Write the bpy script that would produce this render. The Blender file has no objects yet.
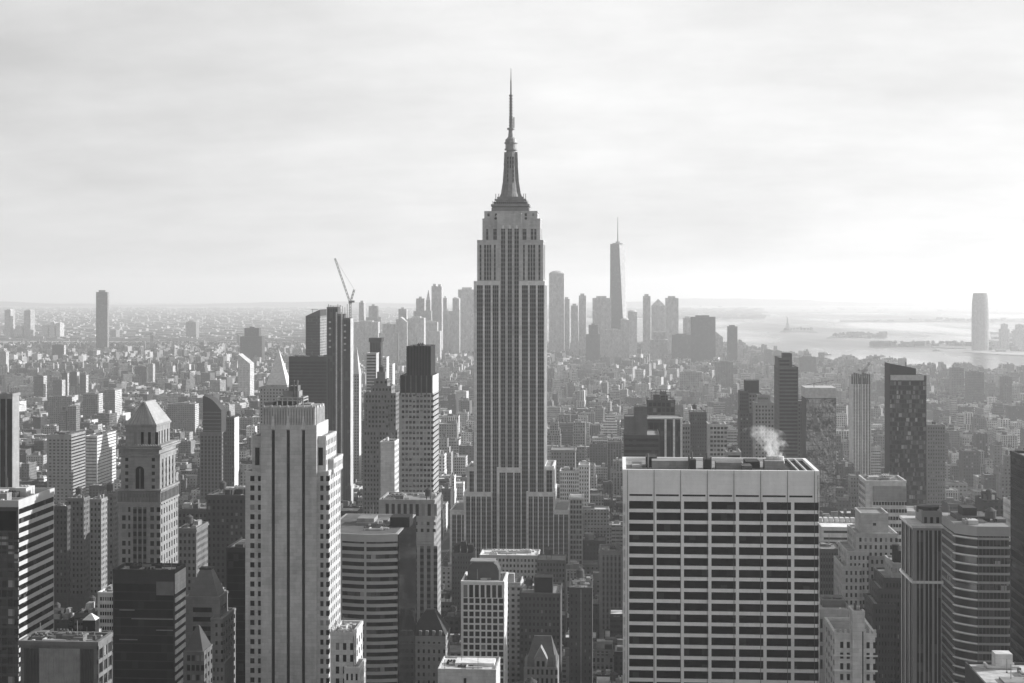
import bpy, math, random
import numpy as np
from mathutils import Vector

random.seed(7)
SC = bpy.context.scene
COL = SC.collection
R = math.radians

# ------------------------------------------------------------------ camera
F, HZ, H = 1557.0, 290.0, 259.0          # focal length in px, eye-level row, eye height (m)
YAW = math.atan(108.0 / F)               # the street grid's vanishing point lies right of centre
CS, SN = math.cos(YAW), math.sin(YAW)
cam = bpy.data.cameras.new('camera'); cam_o = bpy.data.objects.new('camera', cam); COL.objects.link(cam_o)
cam_o.location = (0, 0, H); cam_o.rotation_euler = (R(90), 0, YAW)
cam.sensor_width = 36; cam.lens = F / 1024 * 36
cam.shift_y = -(341.5 - HZ) / 1024
cam.clip_start = 1; cam.clip_end = 80000
SC.camera = cam_o

# ------------------------------------------------------------------ light, exposure
SUN_AZ, SUN_EL = R(70), R(21)            # azimuth from +Y towards +X
SUN_STRENGTH, SKY_STRENGTH, EXPOSURE = 5.0, 0.068, 0.6
HAZE_DENSITY = 7e-5
SC.view_settings.view_transform = 'Standard'; SC.view_settings.look = 'None'
SC.view_settings.exposure = EXPOSURE; SC.view_settings.gamma = 1
SC.view_settings.use_curve_mapping = False
SC.cycles.max_bounces = 5; SC.cycles.diffuse_bounces = 2; SC.cycles.glossy_bounces = 2
SC.cycles.volume_bounces = 1; SC.cycles.use_denoising = True
SC.cycles.caustics_reflective = False; SC.cycles.caustics_refractive = False
SC.cycles.sample_clamp_indirect = 4

sun = bpy.data.lights.new('sun', 'SUN'); sun_o = bpy.data.objects.new('sun', sun); COL.objects.link(sun_o)
sun.energy = SUN_STRENGTH; sun.angle = R(0.5); sun.color = (1, 1, 1)
sd = Vector((math.sin(SUN_AZ) * math.cos(SUN_EL), math.cos(SUN_AZ) * math.cos(SUN_EL), math.sin(SUN_EL)))
sun_o.rotation_euler = sd.to_track_quat('Z', 'Y').to_euler()


class NT:
    """small node-tree helper"""
    def __init__(s, tree): s.t = tree; s.n = tree.nodes; s.l = tree.links
    def node(s, typ, **kw):
        n = s.n.new(typ)
        for k, v in kw.items(): setattr(n, k, v)
        return n
    def put(s, sock, v):
        if v is None: return
        if isinstance(v, bpy.types.NodeSocket): s.l.new(v, sock)
        else: sock.default_value = v
    def m(s, op, a, b=None, c=None, clamp=False):
        n = s.node('ShaderNodeMath', operation=op, use_clamp=clamp)
        s.put(n.inputs[0], a); s.put(n.inputs[1], b); s.put(n.inputs[2], c)
        return n.outputs[0]
    def mix(s, f, a, b):
        n = s.node('ShaderNodeMix', data_type='FLOAT')
        s.put(n.inputs[0], f); s.put(n.inputs[2], a); s.put(n.inputs[3], b)
        return n.outputs[0]
    def noise(s, vec, scale, detail=3, rough=0.55):
        n = s.node('ShaderNodeTexNoise'); s.put(n.inputs['Vector'], vec)
        n.inputs['Scale'].default_value = scale; n.inputs['Detail'].default_value = detail; n.inputs['Roughness'].default_value = rough
        return n.outputs[0]
    def map(s, vec, scale=(1, 1, 1), loc=(0, 0, 0), rz=0.0):
        n = s.node('ShaderNodeMapping'); s.l.new(vec, n.inputs[0]); n.inputs['Scale'].default_value = scale; n.inputs['Location'].default_value = loc; n.inputs['Rotation'].default_value = (0, 0, rz)
        return n.outputs[0]
    def rng(s, v, a, b, c, d):
        n = s.node('ShaderNodeMapRange'); s.put(n.inputs[0], v)
        for i, x in enumerate((a, b, c, d)): n.inputs[i + 1].default_value = x
        return n.outputs[0]


W = bpy.data.worlds.new('World'); SC.world = W; W.use_nodes = True
nt = NT(W.node_tree); nt.n.clear()
sky = nt.node('ShaderNodeTexSky', sky_type='NISHITA'); sky.sun_disc = False
sky.sun_elevation = SUN_EL; sky.sun_rotation = SUN_AZ
sky.air_density = 1.0; sky.dust_density = 1.5; sky.ozone_density = 1.0
bw = nt.node('ShaderNodeRGBToBW'); nt.l.new(sky.outputs[0], bw.inputs[0])
tc = nt.node('ShaderNodeTexCoord')
sep = nt.node('ShaderNodeSeparateXYZ'); nt.l.new(tc.outputs['Generated'], sep.inputs[0])
den = nt.m('ADD', nt.m('MAXIMUM', sep.outputs[2], 0.0), 0.22)     # flat cloud deck seen in perspective
cv = nt.node('ShaderNodeCombineXYZ')
nt.put(cv.inputs[0], nt.m('DIVIDE', sep.outputs[0], den)); nt.put(cv.inputs[1], nt.m('DIVIDE', sep.outputs[1], den))
c1 = nt.noise(nt.map(cv.outputs[0], (0.8, 0.55, 1), (3.1, 1.7, 0), R(32)), 1.5, 7, 0.6)
c2 = nt.noise(nt.map(cv.outputs[0], (0.7, 1.5, 1), (9.3, 4.2, 0), R(30)), 3.0, 6, 0.62)
cl = nt.m('ADD', nt.m('MULTIPLY', c1, 0.65), nt.m('MULTIPLY', c2, 0.35))
cl = nt.rng(cl, 0.32, 0.68, 0.0, 1.0)
# thin bright overcast over the blue-sky model (already grey)
dotn = nt.node('ShaderNodeVectorMath', operation='DOT_PRODUCT'); nt.l.new(tc.outputs['Generated'], dotn.inputs[0])
dotn.inputs[1].default_value = sd
glow = nt.m('POWER', nt.m('MAXIMUM', dotn.outputs['Value'], 0.0), 4.0)
cloud = nt.m('ADD', nt.rng(cl, 0, 1, 7.2, 10.4), nt.m('MULTIPLY', glow, 1.6))
# the veil thins overhead and on the side away from the sun
cloud = nt.m('MULTIPLY', cloud, nt.m('MULTIPLY', nt.rng(sep.outputs[2], .2, .8, 1, .54), nt.rng(dotn.outputs['Value'], -.6, .3, .58, 1)))
skyv = nt.m('MINIMUM', bw.outputs[0], 14.0)
val = nt.m('MULTIPLY', nt.mix(0.88, skyv, cloud), nt.rng(sep.outputs[2], -.05, -.01, .3, 1))
bg = nt.node('ShaderNodeBackground'); nt.put(bg.inputs[0], val); bg.inputs[1].default_value = SKY_STRENGTH
ow = nt.node('ShaderNodeOutputWorld'); nt.l.new(bg.outputs[0], ow.inputs[0])


# ------------------------------------------------------------------ pixel/world conversion
def PT(px, Y):
    u = (px - 512) / F; return Y / (CS + u * SN)
def PX(px, Y):
    u = (px - 512) / F; return PT(px, Y) * (-SN + u * CS)
def PZ(py, px, Y):
    return H - (py - HZ) / F * PT(px, Y)
def proj(x, y, z):
    d = -SN * x + CS * y; r = CS * x + SN * y
    return 512 + F * r / d, HZ + (H - z) * F / d
def ground(px, py, z=0.0):
    d = (H - z) * F / (py - HZ); r = (px - 512) / F * d
    return (-SN * d + CS * r, CS * d + SN * r)


# ------------------------------------------------------------------ materials
MATS = {}
def newmat(name):
    m = bpy.data.materials.new(name); m.use_nodes = True
    t = NT(m.node_tree); p = t.n['Principled BSDF']; return m, t, p

def stone(v, rough=0.85, streak=0.22, panel=None):
    v = v * min(1.0, .55 + max(0, v - .1) * 1.3)      # tone curve: lowers dark and middle tones, leaves pale ones
    k = ('stone', round(v, 3), rough, streak, panel)
    if k in MATS: return MATS[k]
    m, t, p = newmat('masonry')
    co = t.node('ShaderNodeTexCoord').outputs['Object']
    a = t.noise(t.map(co, (1, 1, 0.12)), 0.35, 4)
    b = t.noise(co, 0.06, 3); c = t.noise(co, 1.3, 3)
    s = t.m('ADD', t.m('ADD', t.m('MULTIPLY', t.m('SUBTRACT', a, .5), streak * 3), t.m('MULTIPLY', t.m('SUBTRACT', b, .5), streak * 3)), t.m('MULTIPLY', t.m('SUBTRACT', c, .5), streak * 1.5))
    amp = .25 if panel else 1.0
    sx = t.node('ShaderNodeSeparateXYZ'); t.l.new(co, sx.inputs[0])
    row = t.m('FLOOR', t.m('DIVIDE', sx.outputs[2], 1.5)); uu = t.m('ADD', t.m('DIVIDE', t.m('ADD', sx.outputs[0], sx.outputs[1]), 2.6), t.m('MULTIPLY', row, .37))
    ce = t.node('ShaderNodeCombineXYZ'); t.put(ce.inputs[0], t.m('FLOOR', uu)); t.put(ce.inputs[1], row)
    wn = t.node('ShaderNodeTexWhiteNoise', noise_dimensions='2D'); t.l.new(ce.outputs[0], wn.inputs['Vector'])
    jt = t.m('LESS_THAN', t.m('FRACT', t.m('DIVIDE', sx.outputs[2], 1.5)), .1)
    s = t.m('ADD', s, t.m('SUBTRACT', t.m('MULTIPLY', t.m('SUBTRACT', wn.outputs['Value'], .5), .2 * amp), t.m('MULTIPLY', jt, .15 * amp)))
    g = t.m('MULTIPLY', t.m('ADD', s, 1.0), v, clamp=True)
    t.put(p.inputs['Base Color'], g); p.inputs['Roughness'].default_value = rough
    p.inputs['Specular IOR Level'].default_value = 0.25
    MATS[k] = m; return m

def metal(v, rough=0.45):
    k = ('metal', v, rough)
    if k in MATS: return MATS[k]
    m, t, p = newmat('painted_metal')
    co = t.node('ShaderNodeTexCoord').outputs['Object']
    n = t.noise(co, 0.4, 3)
    t.put(p.inputs['Base Color'], t.m('MULTIPLY', t.rng(n, 0.3, 0.7, 0.8, 1.2), v)); p.inputs['Roughness'].default_value = rough
    MATS[k] = m; return m

def glass(kind='glass'):
    """window panes: dark glass, some with pale blinds drawn; 'strip' carries a spandrel at every floor"""
    k = ('g', kind)
    if k in MATS: return MATS[k]
    m, t, p = newmat('window_glass')
    oi = t.node('ShaderNodeObjectInfo').outputs['Random']
    geo = t.node('ShaderNodeNewGeometry')
    r = t.m('FRACT', t.m('ADD', oi, geo.outputs['Random Per Island']))
    pos = t.node('ShaderNodeSeparateXYZ'); t.l.new(geo.outputs['Position'], pos.inputs[0])
    lo, mid, hi, p1, p2 = {'glass': (.005, .025, .2, .74, .93), 'black': (.003, .008, .03, .8, .955), 'strip': (.005, .01, .03, .8, .97),
                           'band': (.007, .015, .05, .6, .93), 'mirror': (.012, .05, .25, .55, .88), 'spandrel': (.006, .01, .02, .6, .9), 'warp': (.01, .015, .02, .6, .9), 'panel': (.08, .17, .34, .45, .85)}[kind]
    if kind in ('band', 'black', 'mirror', 'spandrel'):
        # one band holds many panes: a cell of about 2.4 m gets its own blind
        cell = t.node('ShaderNodeCombineXYZ')
        q = t.m('ADD', pos.outputs[0], pos.outputs[1])
        t.put(cell.inputs[0], t.m('FLOOR', t.m('DIVIDE', q, 2.4))); t.put(cell.inputs[1], t.m('FLOOR', t.m('DIVIDE', pos.outputs[2], 3.4)))
        wn = t.node('ShaderNodeTexWhiteNoise', noise_dimensions='2D'); t.l.new(cell.outputs[0], wn.inputs['Vector'])
        r = wn.outputs['Value']
    v = t.mix(t.m('GREATER_THAN', r, p1), lo, mid)
    v = t.mix(t.m('GREATER_THAN', r, p2), v, hi)
    rough = 0.12
    if kind in ('strip',):
        f = t.m('LESS_THAN', t.m('FRACT', t.m('DIVIDE', pos.outputs[2], 3.75)), 0.42)
        v = t.mix(f, v, 0.1); rough = t.mix(f, 0.12, 0.6)
    t.put(p.inputs['Base Color'], v); t.put(p.inputs['Roughness'], rough)
    p.inputs['Specular IOR Level'].default_value = {'mirror': .5, 'black': .04}.get(kind, .12)
    if kind == 'warp':
        b = t.node('ShaderNodeBump'); b.inputs['Strength'].default_value = 1; b.inputs['Distance'].default_value = 9
        t.l.new(t.noise(t.map(geo.outputs['Position'], (1, 1, .45)), .11, 4, .5), b.inputs['Height']); t.l.new(b.outputs[0], p.inputs['Normal']); p.inputs['IOR'].default_value = 2.6; p.inputs['Specular IOR Level'].default_value = .5; p.inputs['Roughness'].default_value = .06
    MATS[k] = m; return m

def citymat():
    """masonry of the ordinary blocks: per-building tone and window grid from the 'bldg' attribute, UVs are metres"""
    if 'city' in MATS: return MATS['city']
    m, t, p = newmat('city_masonry')
    at = t.node('ShaderNodeAttribute', attribute_name='bldg')
    sp = t.node('ShaderNodeSeparateColor'); t.l.new(at.outputs['Color'], sp.inputs[0])
    tone, ww, wh, rn = sp.outputs[0], sp.outputs[1], sp.outputs[2], at.outputs['Alpha']
    uv = t.node('ShaderNodeUVMap', uv_map='metres'); su = t.node('ShaderNodeSeparateXYZ'); t.l.new(uv.outputs[0], su.inputs[0])
    bay = t.rng(rn, 0, 1, 2.0, 4.2); fl = t.rng(t.m('FRACT', t.m('MULTIPLY', rn, 7.3)), 0, 1, 3.1, 4.1)
    cu, cv_ = t.m('DIVIDE', su.outputs[0], bay), t.m('DIVIDE', su.outputs[1], fl)
    fu, fv = t.m('FRACT', cu), t.m('FRACT', cv_)
    inu = t.m('LESS_THAN', t.m('ABSOLUTE', t.m('SUBTRACT', fu, .5)), t.m('MULTIPLY', ww, .5))
    inv = t.m('LESS_THAN', t.m('ABSOLUTE', t.m('SUBTRACT', fv, .5)), t.m('MULTIPLY', wh, .5))
    win = t.m('MULTIPLY', inu, inv)
    cell = t.node('ShaderNodeCombineXYZ'); t.put(cell.inputs[0], t.m('FLOOR', cu)); t.put(cell.inputs[1], t.m('FLOOR', cv_)); t.put(cell.inputs[2], t.m('MULTIPLY', rn, 91.7))
    wn = t.node('ShaderNodeTexWhiteNoise', noise_dimensions='3D'); t.l.new(cell.outputs[0], wn.inputs['Vector'])
    gl = t.mix(t.m('GREATER_THAN', wn.outputs['Value'], .8), 0.006, 0.03)
    gl = t.mix(t.m('GREATER_THAN', wn.outputs['Value'], .95), gl, 0.22)
    co = t.node('ShaderNodeTexCoord').outputs['Object']
    n = t.noise(t.map(co, (1, 1, .6)), 0.16, 4)
    n2 = t.noise(co, 0.9, 3)
    base = t.m('MULTIPLY', t.m('MULTIPLY', tone, .75), t.m('MULTIPLY', t.rng(n, .3, .7, .72, 1.28), t.rng(n2, .3, .7, .85, 1.15)))
    t.put(p.inputs['Base Color'], t.mix(win, base, gl)); t.put(p.inputs['Roughness'], t.mix(win, .9, .15))
    p.inputs['Specular IOR Level'].default_value = 0.15
    MATS['city'] = m; return m


# ------------------------------------------------------------------ mesh building
class MB:
    """collects quads and prisms, every face with its own vertices, UVs in metres"""
    def __init__(s): s.v = []; s.f = []; s.uv = []; s.at = []; s.cur = (.3, 0, 0, .5)
    def face(s, pts, uvs=None, at=None):
        i = len(s.v); s.v += pts; s.f.append(tuple(range(i, i + len(pts))))
        s.uv += uvs if uvs else [(0, 0)] * len(pts)
        s.at += [at or s.cur] * len(pts)
    def box(s, x0, x1, y0, y1, z0, z1, wall=None, top=None, side=None, bottom=True):
        w = wall or s.cur; sd_ = side or w; tp = top or w
        a, b = x1 - x0, y1 - y0
        s.face([(x0, y0, z0), (x1, y0, z0), (x1, y0, z1), (x0, y0, z1)], [(0, z0), (a, z0), (a, z1), (0, z1)], w)
        s.face([(x1, y0, z0), (x1, y1, z0), (x1, y1, z1), (x1, y0, z1)], [(0, z0), (b, z0), (b, z1), (0, z1)], sd_)
        s.face([(x1, y1, z0), (x0, y1, z0), (x0, y1, z1), (x1, y1, z1)], [(0, z0), (a, z0), (a, z1), (0, z1)], w)
        s.face([(x0, y1, z0), (x0, y0, z0), (x0, y0, z1), (x0, y1, z1)], [(0, z0), (b, z0), (b, z1), (0, z1)], sd_)
        s.face([(x0, y0, z1), (x1, y0, z1), (x1, y1, z1), (x0, y1, z1)], None, tp)
        if bottom: s.face([(x0, y1, z0), (x1, y1, z0), (x1, y0, z0), (x0, y0, z0)], None, tp)
    def frustum(s, lo, hi, z0, z1, top=True):
        """lo, hi = (x0,x1,y0,y1) rectangles"""
        def c(r, z): return [(r[0], r[2], z), (r[1], r[2], z), (r[1], r[3], z), (r[0], r[3], z)]
        A, B = c(lo, z0), c(hi, z1)
        for i in range(4):
            j = (i + 1) % 4; s.face([A[i], A[j], B[j], B[i]], [(0, z0), (1, z0), (1, z1), (0, z1)])
        if top: s.face(B)
        s.face(A[::-1])
    def prism(s, poly, z0, z1, top=True, at=None, poly2=None):
        n = len(poly); q = poly2 or poly; u = 0
        for i in range(n):
            j = (i + 1) % n; L = math.dist(poly[i], poly[j])
            s.face([(*poly[i], z0), (*poly[j], z0), (*q[j], z1), (*q[i], z1)], [(u, z0), (u + L, z0), (u + L, z1), (u, z1)], at); u += L
        if top: s.face([(*p, z1) for p in q], None, at); s.face([(*p, z0) for p in poly[::-1]], None, at)
    def cyl(s, cx, cy, r, z0, z1, n=12, r2=None):
        r2 = r if r2 is None else r2
        P = [(cx + r * math.cos(2 * math.pi * i / n), cy + r * math.sin(2 * math.pi * i / n)) for i in range(n)]
        Q = [(cx + r2 * math.cos(2 * math.pi * i / n), cy + r2 * math.sin(2 * math.pi * i / n)) for i in range(n)]
        s.prism(P, z0, z1, True, None, Q)
    def bar(s, a, b, w):
        a, b = Vector(a), Vector(b); d = (b - a).normalized()
        u = d.cross(Vector((0, 0, 1)));
        if u.length < .01: u = Vector((1, 0, 0))
        u = u.normalized() * w / 2; v = d.cross(u).normalized() * w / 2
        A = [a + u + v, a - u + v, a - u - v, a + u - v]; B = [p + (b - a) for p in A]
        for i in range(4):
            j = (i + 1) % 4; s.face([tuple(A[i]), tuple(A[j]), tuple(B[j]), tuple(B[i])])
        s.face([tuple(p) for p in A[::-1]]); s.face([tuple(p) for p in B])
    def mesh(s, name, mat, off=(0, 0, 0)):
        me = bpy.data.meshes.new(name)
        V = np.array(s.v, dtype=np.float64) - np.array(off)
        me.from_pydata(V.tolist(), [], s.f)
        uv = me.uv_layers.new(name='metres'); uv.data.foreach_set('uv', np.array(s.uv, dtype=np.float32).ravel())
        ca = me.color_attributes.new('bldg', 'FLOAT_COLOR', 'POINT'); ca.data.foreach_set('color', np.array(s.at, dtype=np.float32).ravel())
        me.materials.append(mat); return me
    def build(s, name, mat, parent=None, off=(0, 0, 0)):
        if not s.f: return None
        o = bpy.data.objects.new(name, s.mesh(name, mat, off)); COL.objects.link(o)
        if parent: o.parent = parent
        return o

class Roofs:
    """every roof deck its own mesh"""
    def __init__(s): s.m = []
    def box(s, *a, **k): mb = MB(); mb.box(*a, **k); s.m.append(mb)
    def prism(s, *a, **k): mb = MB(); mb.prism(*a, **k); s.m.append(mb)
    def build(s, name, mat, parent=None, off=(0, 0, 0)):
        for mb in s.m: mb.build(name, mat, parent, off)

def tag(o, label=None, cat=None, group=None, kind=None):
    if label: o['label'] = label
    if cat: o['category'] = cat
    if group: o['group'] = group
    if kind: o['kind'] = kind
    return o

def empty(name, loc, label, cat, group=None):
    o = bpy.data.objects.new(name, None); o.location = loc; o.empty_display_size = 5; COL.objects.link(o)
    return tag(o, label, cat, group)

HEROES = []      # (px0, px1, visible bottom row, top row, Y front, footprint, short name)

def S(kind='grid', bay=3.2, fl=3.7, wf=.5, hf=.55, proud=.35, g=None, top=1.5, bottom=0.0, ends=None, cols=None, mull=0, cm=0, cells=None):
    return dict(kind=kind, bay=bay, fl=fl, wf=wf, hf=hf, proud=proud, top=top, ends=ends, cols=cols, bottom=bottom, mull=mull, cm=cm, cells=cells,
                g=g or {'grid': 'glass', 'band': 'band', 'strip': 'strip'}[kind])


class Bld:
    """one building: an Empty at its base, wall / roof / window / rooftop parts under it"""
    def __init__(s, name, label, x0, x1, yt, Y, D, yb, cat='building', group=None, tone=.3, short=None, side=True, roof=.28):
        s.Y = Y; s.D = D; s.yb = yb
        X0, X1 = PX(x0, Y), PX(x1, Y); s.o = ((X0 + X1) / 2, Y + D / 2, 0)
        s.root = empty(name, s.o, label, cat, group)
        s.walls = {}; s.parts = []; s.win = []; s.tone = tone; s.rooft = roof
        s.smooth = False; s.zw = max(5, PZ(yb + 30, (x0 + x1) / 2, Y)); s.roofs = Roofs()
        e0 = min(proj(X0, Y, 0)[0], proj(X0, Y + D, 0)[0]); e1 = max(proj(X1, Y, 0)[0], proj(X1, Y + D, 0)[0])
        HEROES.append((e0, e1, yb, yt, Y, (X0 - 2, X1 + 2, Y - 2, Y + D + 2), short))
    def wall(s, tone=None, name='wall'):
        k = (name, tone if tone is not None else s.tone)
        if k not in s.walls: s.walls[k] = MB()
        return s.walls[k]
    def part(s, name, mb, mat): s.parts.append((name, mb, mat))
    def face_frame(s, side, x0, x1, y0, y1):
        return {'f': ((x0, y0), (1, 0), (0, -1), x1 - x0), 'r': ((x1, y0), (0, 1), (1, 0), y1 - y0),
                'l': ((x0, y1), (0, -1), (-1, 0), y1 - y0)}[side]
    def lbox(s, mb, fr, a0, a1, d0, d1, z0, z1):
        P, u, n, _ = fr
        xs = [P[0] + u[0] * a + n[0] * d for a in (a0, a1) for d in (d0, d1)]; ys = [P[1] + u[1] * a + n[1] * d for a in (a0, a1) for d in (d0, d1)]
        mb.box(min(xs), max(xs), min(ys), max(ys), z0, z1)
    def facade(s, mb, fr, st, z0, z1):
        P, u, n, Wd = fr; p = st['proud']
        zt = z1 - st['top']; zl = max(z0 + st['bottom'], s.zw)
        if zt - zl < 3: return
        fl = st['fl']; rows = max(1, int((zt - zl) / fl)); zl = zt - rows * fl
        nc = st['cols'] or max(1, round(Wd / st['bay'])); bw_ = Wd / nc
        pier = bw_ * (1 - st['wf'])
        e = st['ends'] if st['ends'] is not None else pier / 2
        inner = Wd - 2 * e
        if st['kind'] == 'band':
            self_c = [(e, Wd - e)]
        else:
            if st['ends'] is None: e0, bw_ = 0, Wd / nc
            else: e0 = e
            self_c = [(e0 + i * bw_ + pier / 2, e0 + (i + 1) * bw_ - pier / 2) for i in range(nc)]
        if st['cells']: self_c = [(a * Wd, c * Wd) for a, c in st['cells']]
        # piers
        edges = [(-p, self_c[0][0])] + [(self_c[i][1], self_c[i + 1][0]) for i in range(len(self_c) - 1)] + [(self_c[-1][1], Wd + (p if n[1] else 0))]
        if n[0]: edges[0] = (0, edges[0][1])
        for a0, a1 in edges:
            if a1 - a0 > .02: s.lbox(mb, fr, a0, a1, 0, p, z0 if z0 > s.zw else 0, z1 - .15)
        if st['mull']:
            k = max(1, round(inner / st['mull']))
            for i in range(1, k):
                a = e + inner * i / k; s.lbox(mb, fr, a - .12, a + .12, 0, p * .45, zl, zt)
        if st['cm']:
            for a0, a1 in self_c:
                for q in range(st['cm']): a = a0 + (a1 - a0) * (q + 1) / (st['cm'] + 1); s.lbox(s.wall(.3, 'mullion'), fr, a - .16, a + .16, .05, p * .6, zl, zt)
        # spandrels
        wh = fl * st['hf'] if st['kind'] != 'strip' else rows * fl
        zr = [zt - k * fl for k in range(rows)] if st['kind'] != 'strip' else [zt]
        s.lbox(mb, fr, 0, Wd, 0, p - .06, zt, z1 - .2)
        for k, z in enumerate(zr):
            lo = zr[k + 1] if k + 1 < len(zr) else zl
            if z - wh - lo > .05: s.lbox(mb, fr, 0, Wd, 0, p - .06, lo, z - wh)
        s.lbox(mb, fr, 0, Wd, 0, p - .06, z0 if z0 > s.zw else 0, zl)
        # panes
        for z in zr:
            for a0, a1 in self_c:
                a = (a0 + a1) / 2
                s.win.append((round(a1 - a0, 2), round(wh, 2), n, (P[0] + u[0] * a + n[0] * .04, P[1] + u[1] * a + n[1] * .04, z - wh / 2), st['g']))
    def tier(s, x0, x1, yt, y=None, d=None, yb=None, zb=0, tone=None, f=None, r=None, l=None, par=1.1, roof=True, back=None):
        Y = s.Y if y is None else y; D = s.D if d is None else d
        xm = (x0 + x1) / 2
        X0, X1 = PX(x0, Y), PX(x1, Y); z1 = PZ(yt, xm, Y) - par
        z0 = PZ(yb, xm, Y) if yb else zb
        return s.tierw(X0, X1, Y, Y + D, z0, z1, tone, f, r, l, par, roof)
    def tierw(s, X0, X1, Y0, Y1, z0, z1, tone=None, f=None, r=None, l=None, par=1.1, roof=True):
        mb = s.wall(tone)
        mb.box(X0, X1, Y0, Y1, z0, z1, bottom=False)
        for sd_, st in (('f', f), ('r', r), ('l', l)):
            if st: s.facade(mb, s.face_frame(sd_, X0, X1, Y0, Y1), st, z0, z1)
        p = max([q['proud'] for q in (f, r, l) if q] + [0]) + .08
        if par > 0:
            a0, a1, b0, b1 = X0 - p, X1 + p, Y0 - p, Y1 + p; t = .45 + p; zb_, zt = z1 - .25, z1 + par
            mb.box(a0, a1, b0, b0 + t, zb_, zt); mb.box(a0, a1, b1 - t, b1, zb_, zt)
            mb.box(a0, a0 + t, b0 + t, b1 - t, zb_, zt); mb.box(a1 - t, a1, b0 + t, b1 - t, zb_, zt)
        if roof:
            s.roofs.box(X0 + .3, X1 - .3, Y0 + .3, Y1 - .3, z1 - .05, z1 + .06, bottom=False)
        return X0, X1, Y0, Y1, z0, z1
    def cornice(s, t, z, h=1.0, out=.9, tone=None, name='cornice'):
        X0, X1, Y0, Y1 = t[:4]; mb = MB(); s.part(name, mb, stone(tone if tone is not None else s.tone))
        mb.box(X0 - out, X1 + out, Y0 - out, Y1 + out, z, z + h)
    def clutter(s, t, n=5, seed=1, tank=False, hmax=4, tone=None):
        X0, X1, Y0, Y1, _, z = t; rr = random.Random(seed)
        for i in range(n):
            w, d, h = rr.uniform(.1, .28) * (X1 - X0), rr.uniform(.12, .3) * (Y1 - Y0), rr.uniform(.35, 1) * hmax
            x, y = rr.uniform(X0 + 1.2, X1 - w - 1.2), rr.uniform(Y0 + 1.2, Y1 - d - 1.2)
            mb = MB(); mb.box(x, x + w, y, y + d, z, z + h)
            if rr.random() < .5:
                for k in range(3): mb.cyl(x + w * (.2 + .3 * k), y + d * .5, min(.9, w * .1), z + h, z + h + .7, 8)
            s.part('bulkhead' if h > 2 else 'roof_unit', mb, stone(tone if tone is not None else rr.choice([.08, .2, .3, .45])))
        for i in range(2 + n // 2):
            mb = MB(); L = rr.uniform(.15, .4) * (X1 - X0); x, y = rr.uniform(X0 + 1.2, X1 - L - 1.2), rr.uniform(Y0 + 1.2, Y1 - 2)
            mb.box(x, x + L, y, y + .7, z + .3, z + 1); mb.box(x, x + .7, y + .7, min(Y1 - 1, y + L * .5 + .7), z + .3, z + 1); s.part('duct', mb, metal(rr.choice([.2, .4, .5])))
        for i in range(n):
            mb = MB(); x, y = rr.uniform(X0 + 1.5, X1 - 2.5), rr.uniform(Y0 + 1.5, Y1 - 2.5); w = rr.uniform(.5, 1.2); mb.box(x, x + w, y, y + w, z, z + rr.uniform(.6, 1.6)); s.part('vent', mb, metal(rr.choice([.08, .3, .5])))
        for i in range(rr.randint(2, 4)):
            mb = MB(); x, y = rr.uniform(X0 + 1, X1 - 1), rr.uniform(Y0 + 1, Y1 - 1)
            mb.cyl(x, y, .12, z, z + rr.uniform(3, 7), 5); mb.cyl(x, y, .3, z, z + .4, 6); s.part('mast', mb, metal(.15))
        if tank: s.tank(rr.uniform(X0 + 4, X1 - 4), rr.uniform(Y0 + 4, Y1 - 4), z)
    def tank(s, x, y, z, r=2.0, h=3.6, leg=2.6):
        mb = MB(); mb.cyl(x, y, r, z + leg, z + leg + h, 14); mb.cyl(x, y, r * 1.1, z + leg + h, z + leg + h + r * .7, 14, .05)
        for q in range(4):
            a = math.pi / 4 + q * math.pi / 2; mb.bar((x + r * .8 * math.cos(a), y + r * .8 * math.sin(a), z), (x + r * .8 * math.cos(a), y + r * .8 * math.sin(a), z + leg), .25)
        s.part('water_tank', mb, stone(.12))
    def done(s):
        for (nm, tone), mb in s.walls.items(): mb.build(nm, stone(tone, .8, .09, True) if s.smooth else stone(tone), s.root, s.o)
        s.roofs.build('roof', stone(s.rooft, .95, .3), s.root, s.o)
        for nm, mb, mat in s.parts: mb.build(nm, mat, s.root, s.o)
        def vis(w):   # panes that show largest: by area, the camera-facing ones first, only inside the frame
            x, y = proj(*w[3]); inside = -20 < x < 1044 and y < 700
            return (not inside, -w[0] * w[1] * (1 if w[2][1] else .25), w[3][0])
        ws = sorted(s.win, key=vis); cache = {}
        def panes(mb, w, at):
            hw, hh = w[0] / 2, w[1] / 2; x, y, z = at
            if w[2][1]: mb.box(x - hw, x + hw, y - .03, y + .03, z - hh, z + hh)
            else: mb.box(x - .03, x + .03, y - hw, y + hw, z - hh, z + hh)
        for w in ws[:100]:
            k = (w[0], w[1], w[2][1] != 0, w[4])
            if k not in cache:
                mb = MB(); panes(mb, w, (0, 0, 0)); cache[k] = mb.mesh('window', glass(w[4]))
            o = bpy.data.objects.new('window', cache[k]); COL.objects.link(o); o.parent = s.root
            o.location = (w[3][0] - s.o[0], w[3][1] - s.o[1], w[3][2])
        rest = {}
        kinds = sorted(set(w[4] for w in ws[100:])); mi = []
        for w in ws[100:]:
            rest.setdefault(0, MB()); n0 = len(rest[0].f); panes(rest[0], w, w[3]); mi += [kinds.index(w[4])] * (len(rest[0].f) - n0)
        if rest:
            o = rest[0].build('window', glass(kinds[0]), s.root, s.o); o['kind'] = 'stuff'
            for k in kinds[1:]: o.data.materials.append(glass(k))
            o.data.polygons.foreach_set('material_index', mi)
        return s.root

# ------------------------------------------------------------------ setting
def DR(Y, x1, x2): return Y * ((620 - x1) / (620 - x2) - 1)     # depth from the two ends of a receding face

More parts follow.
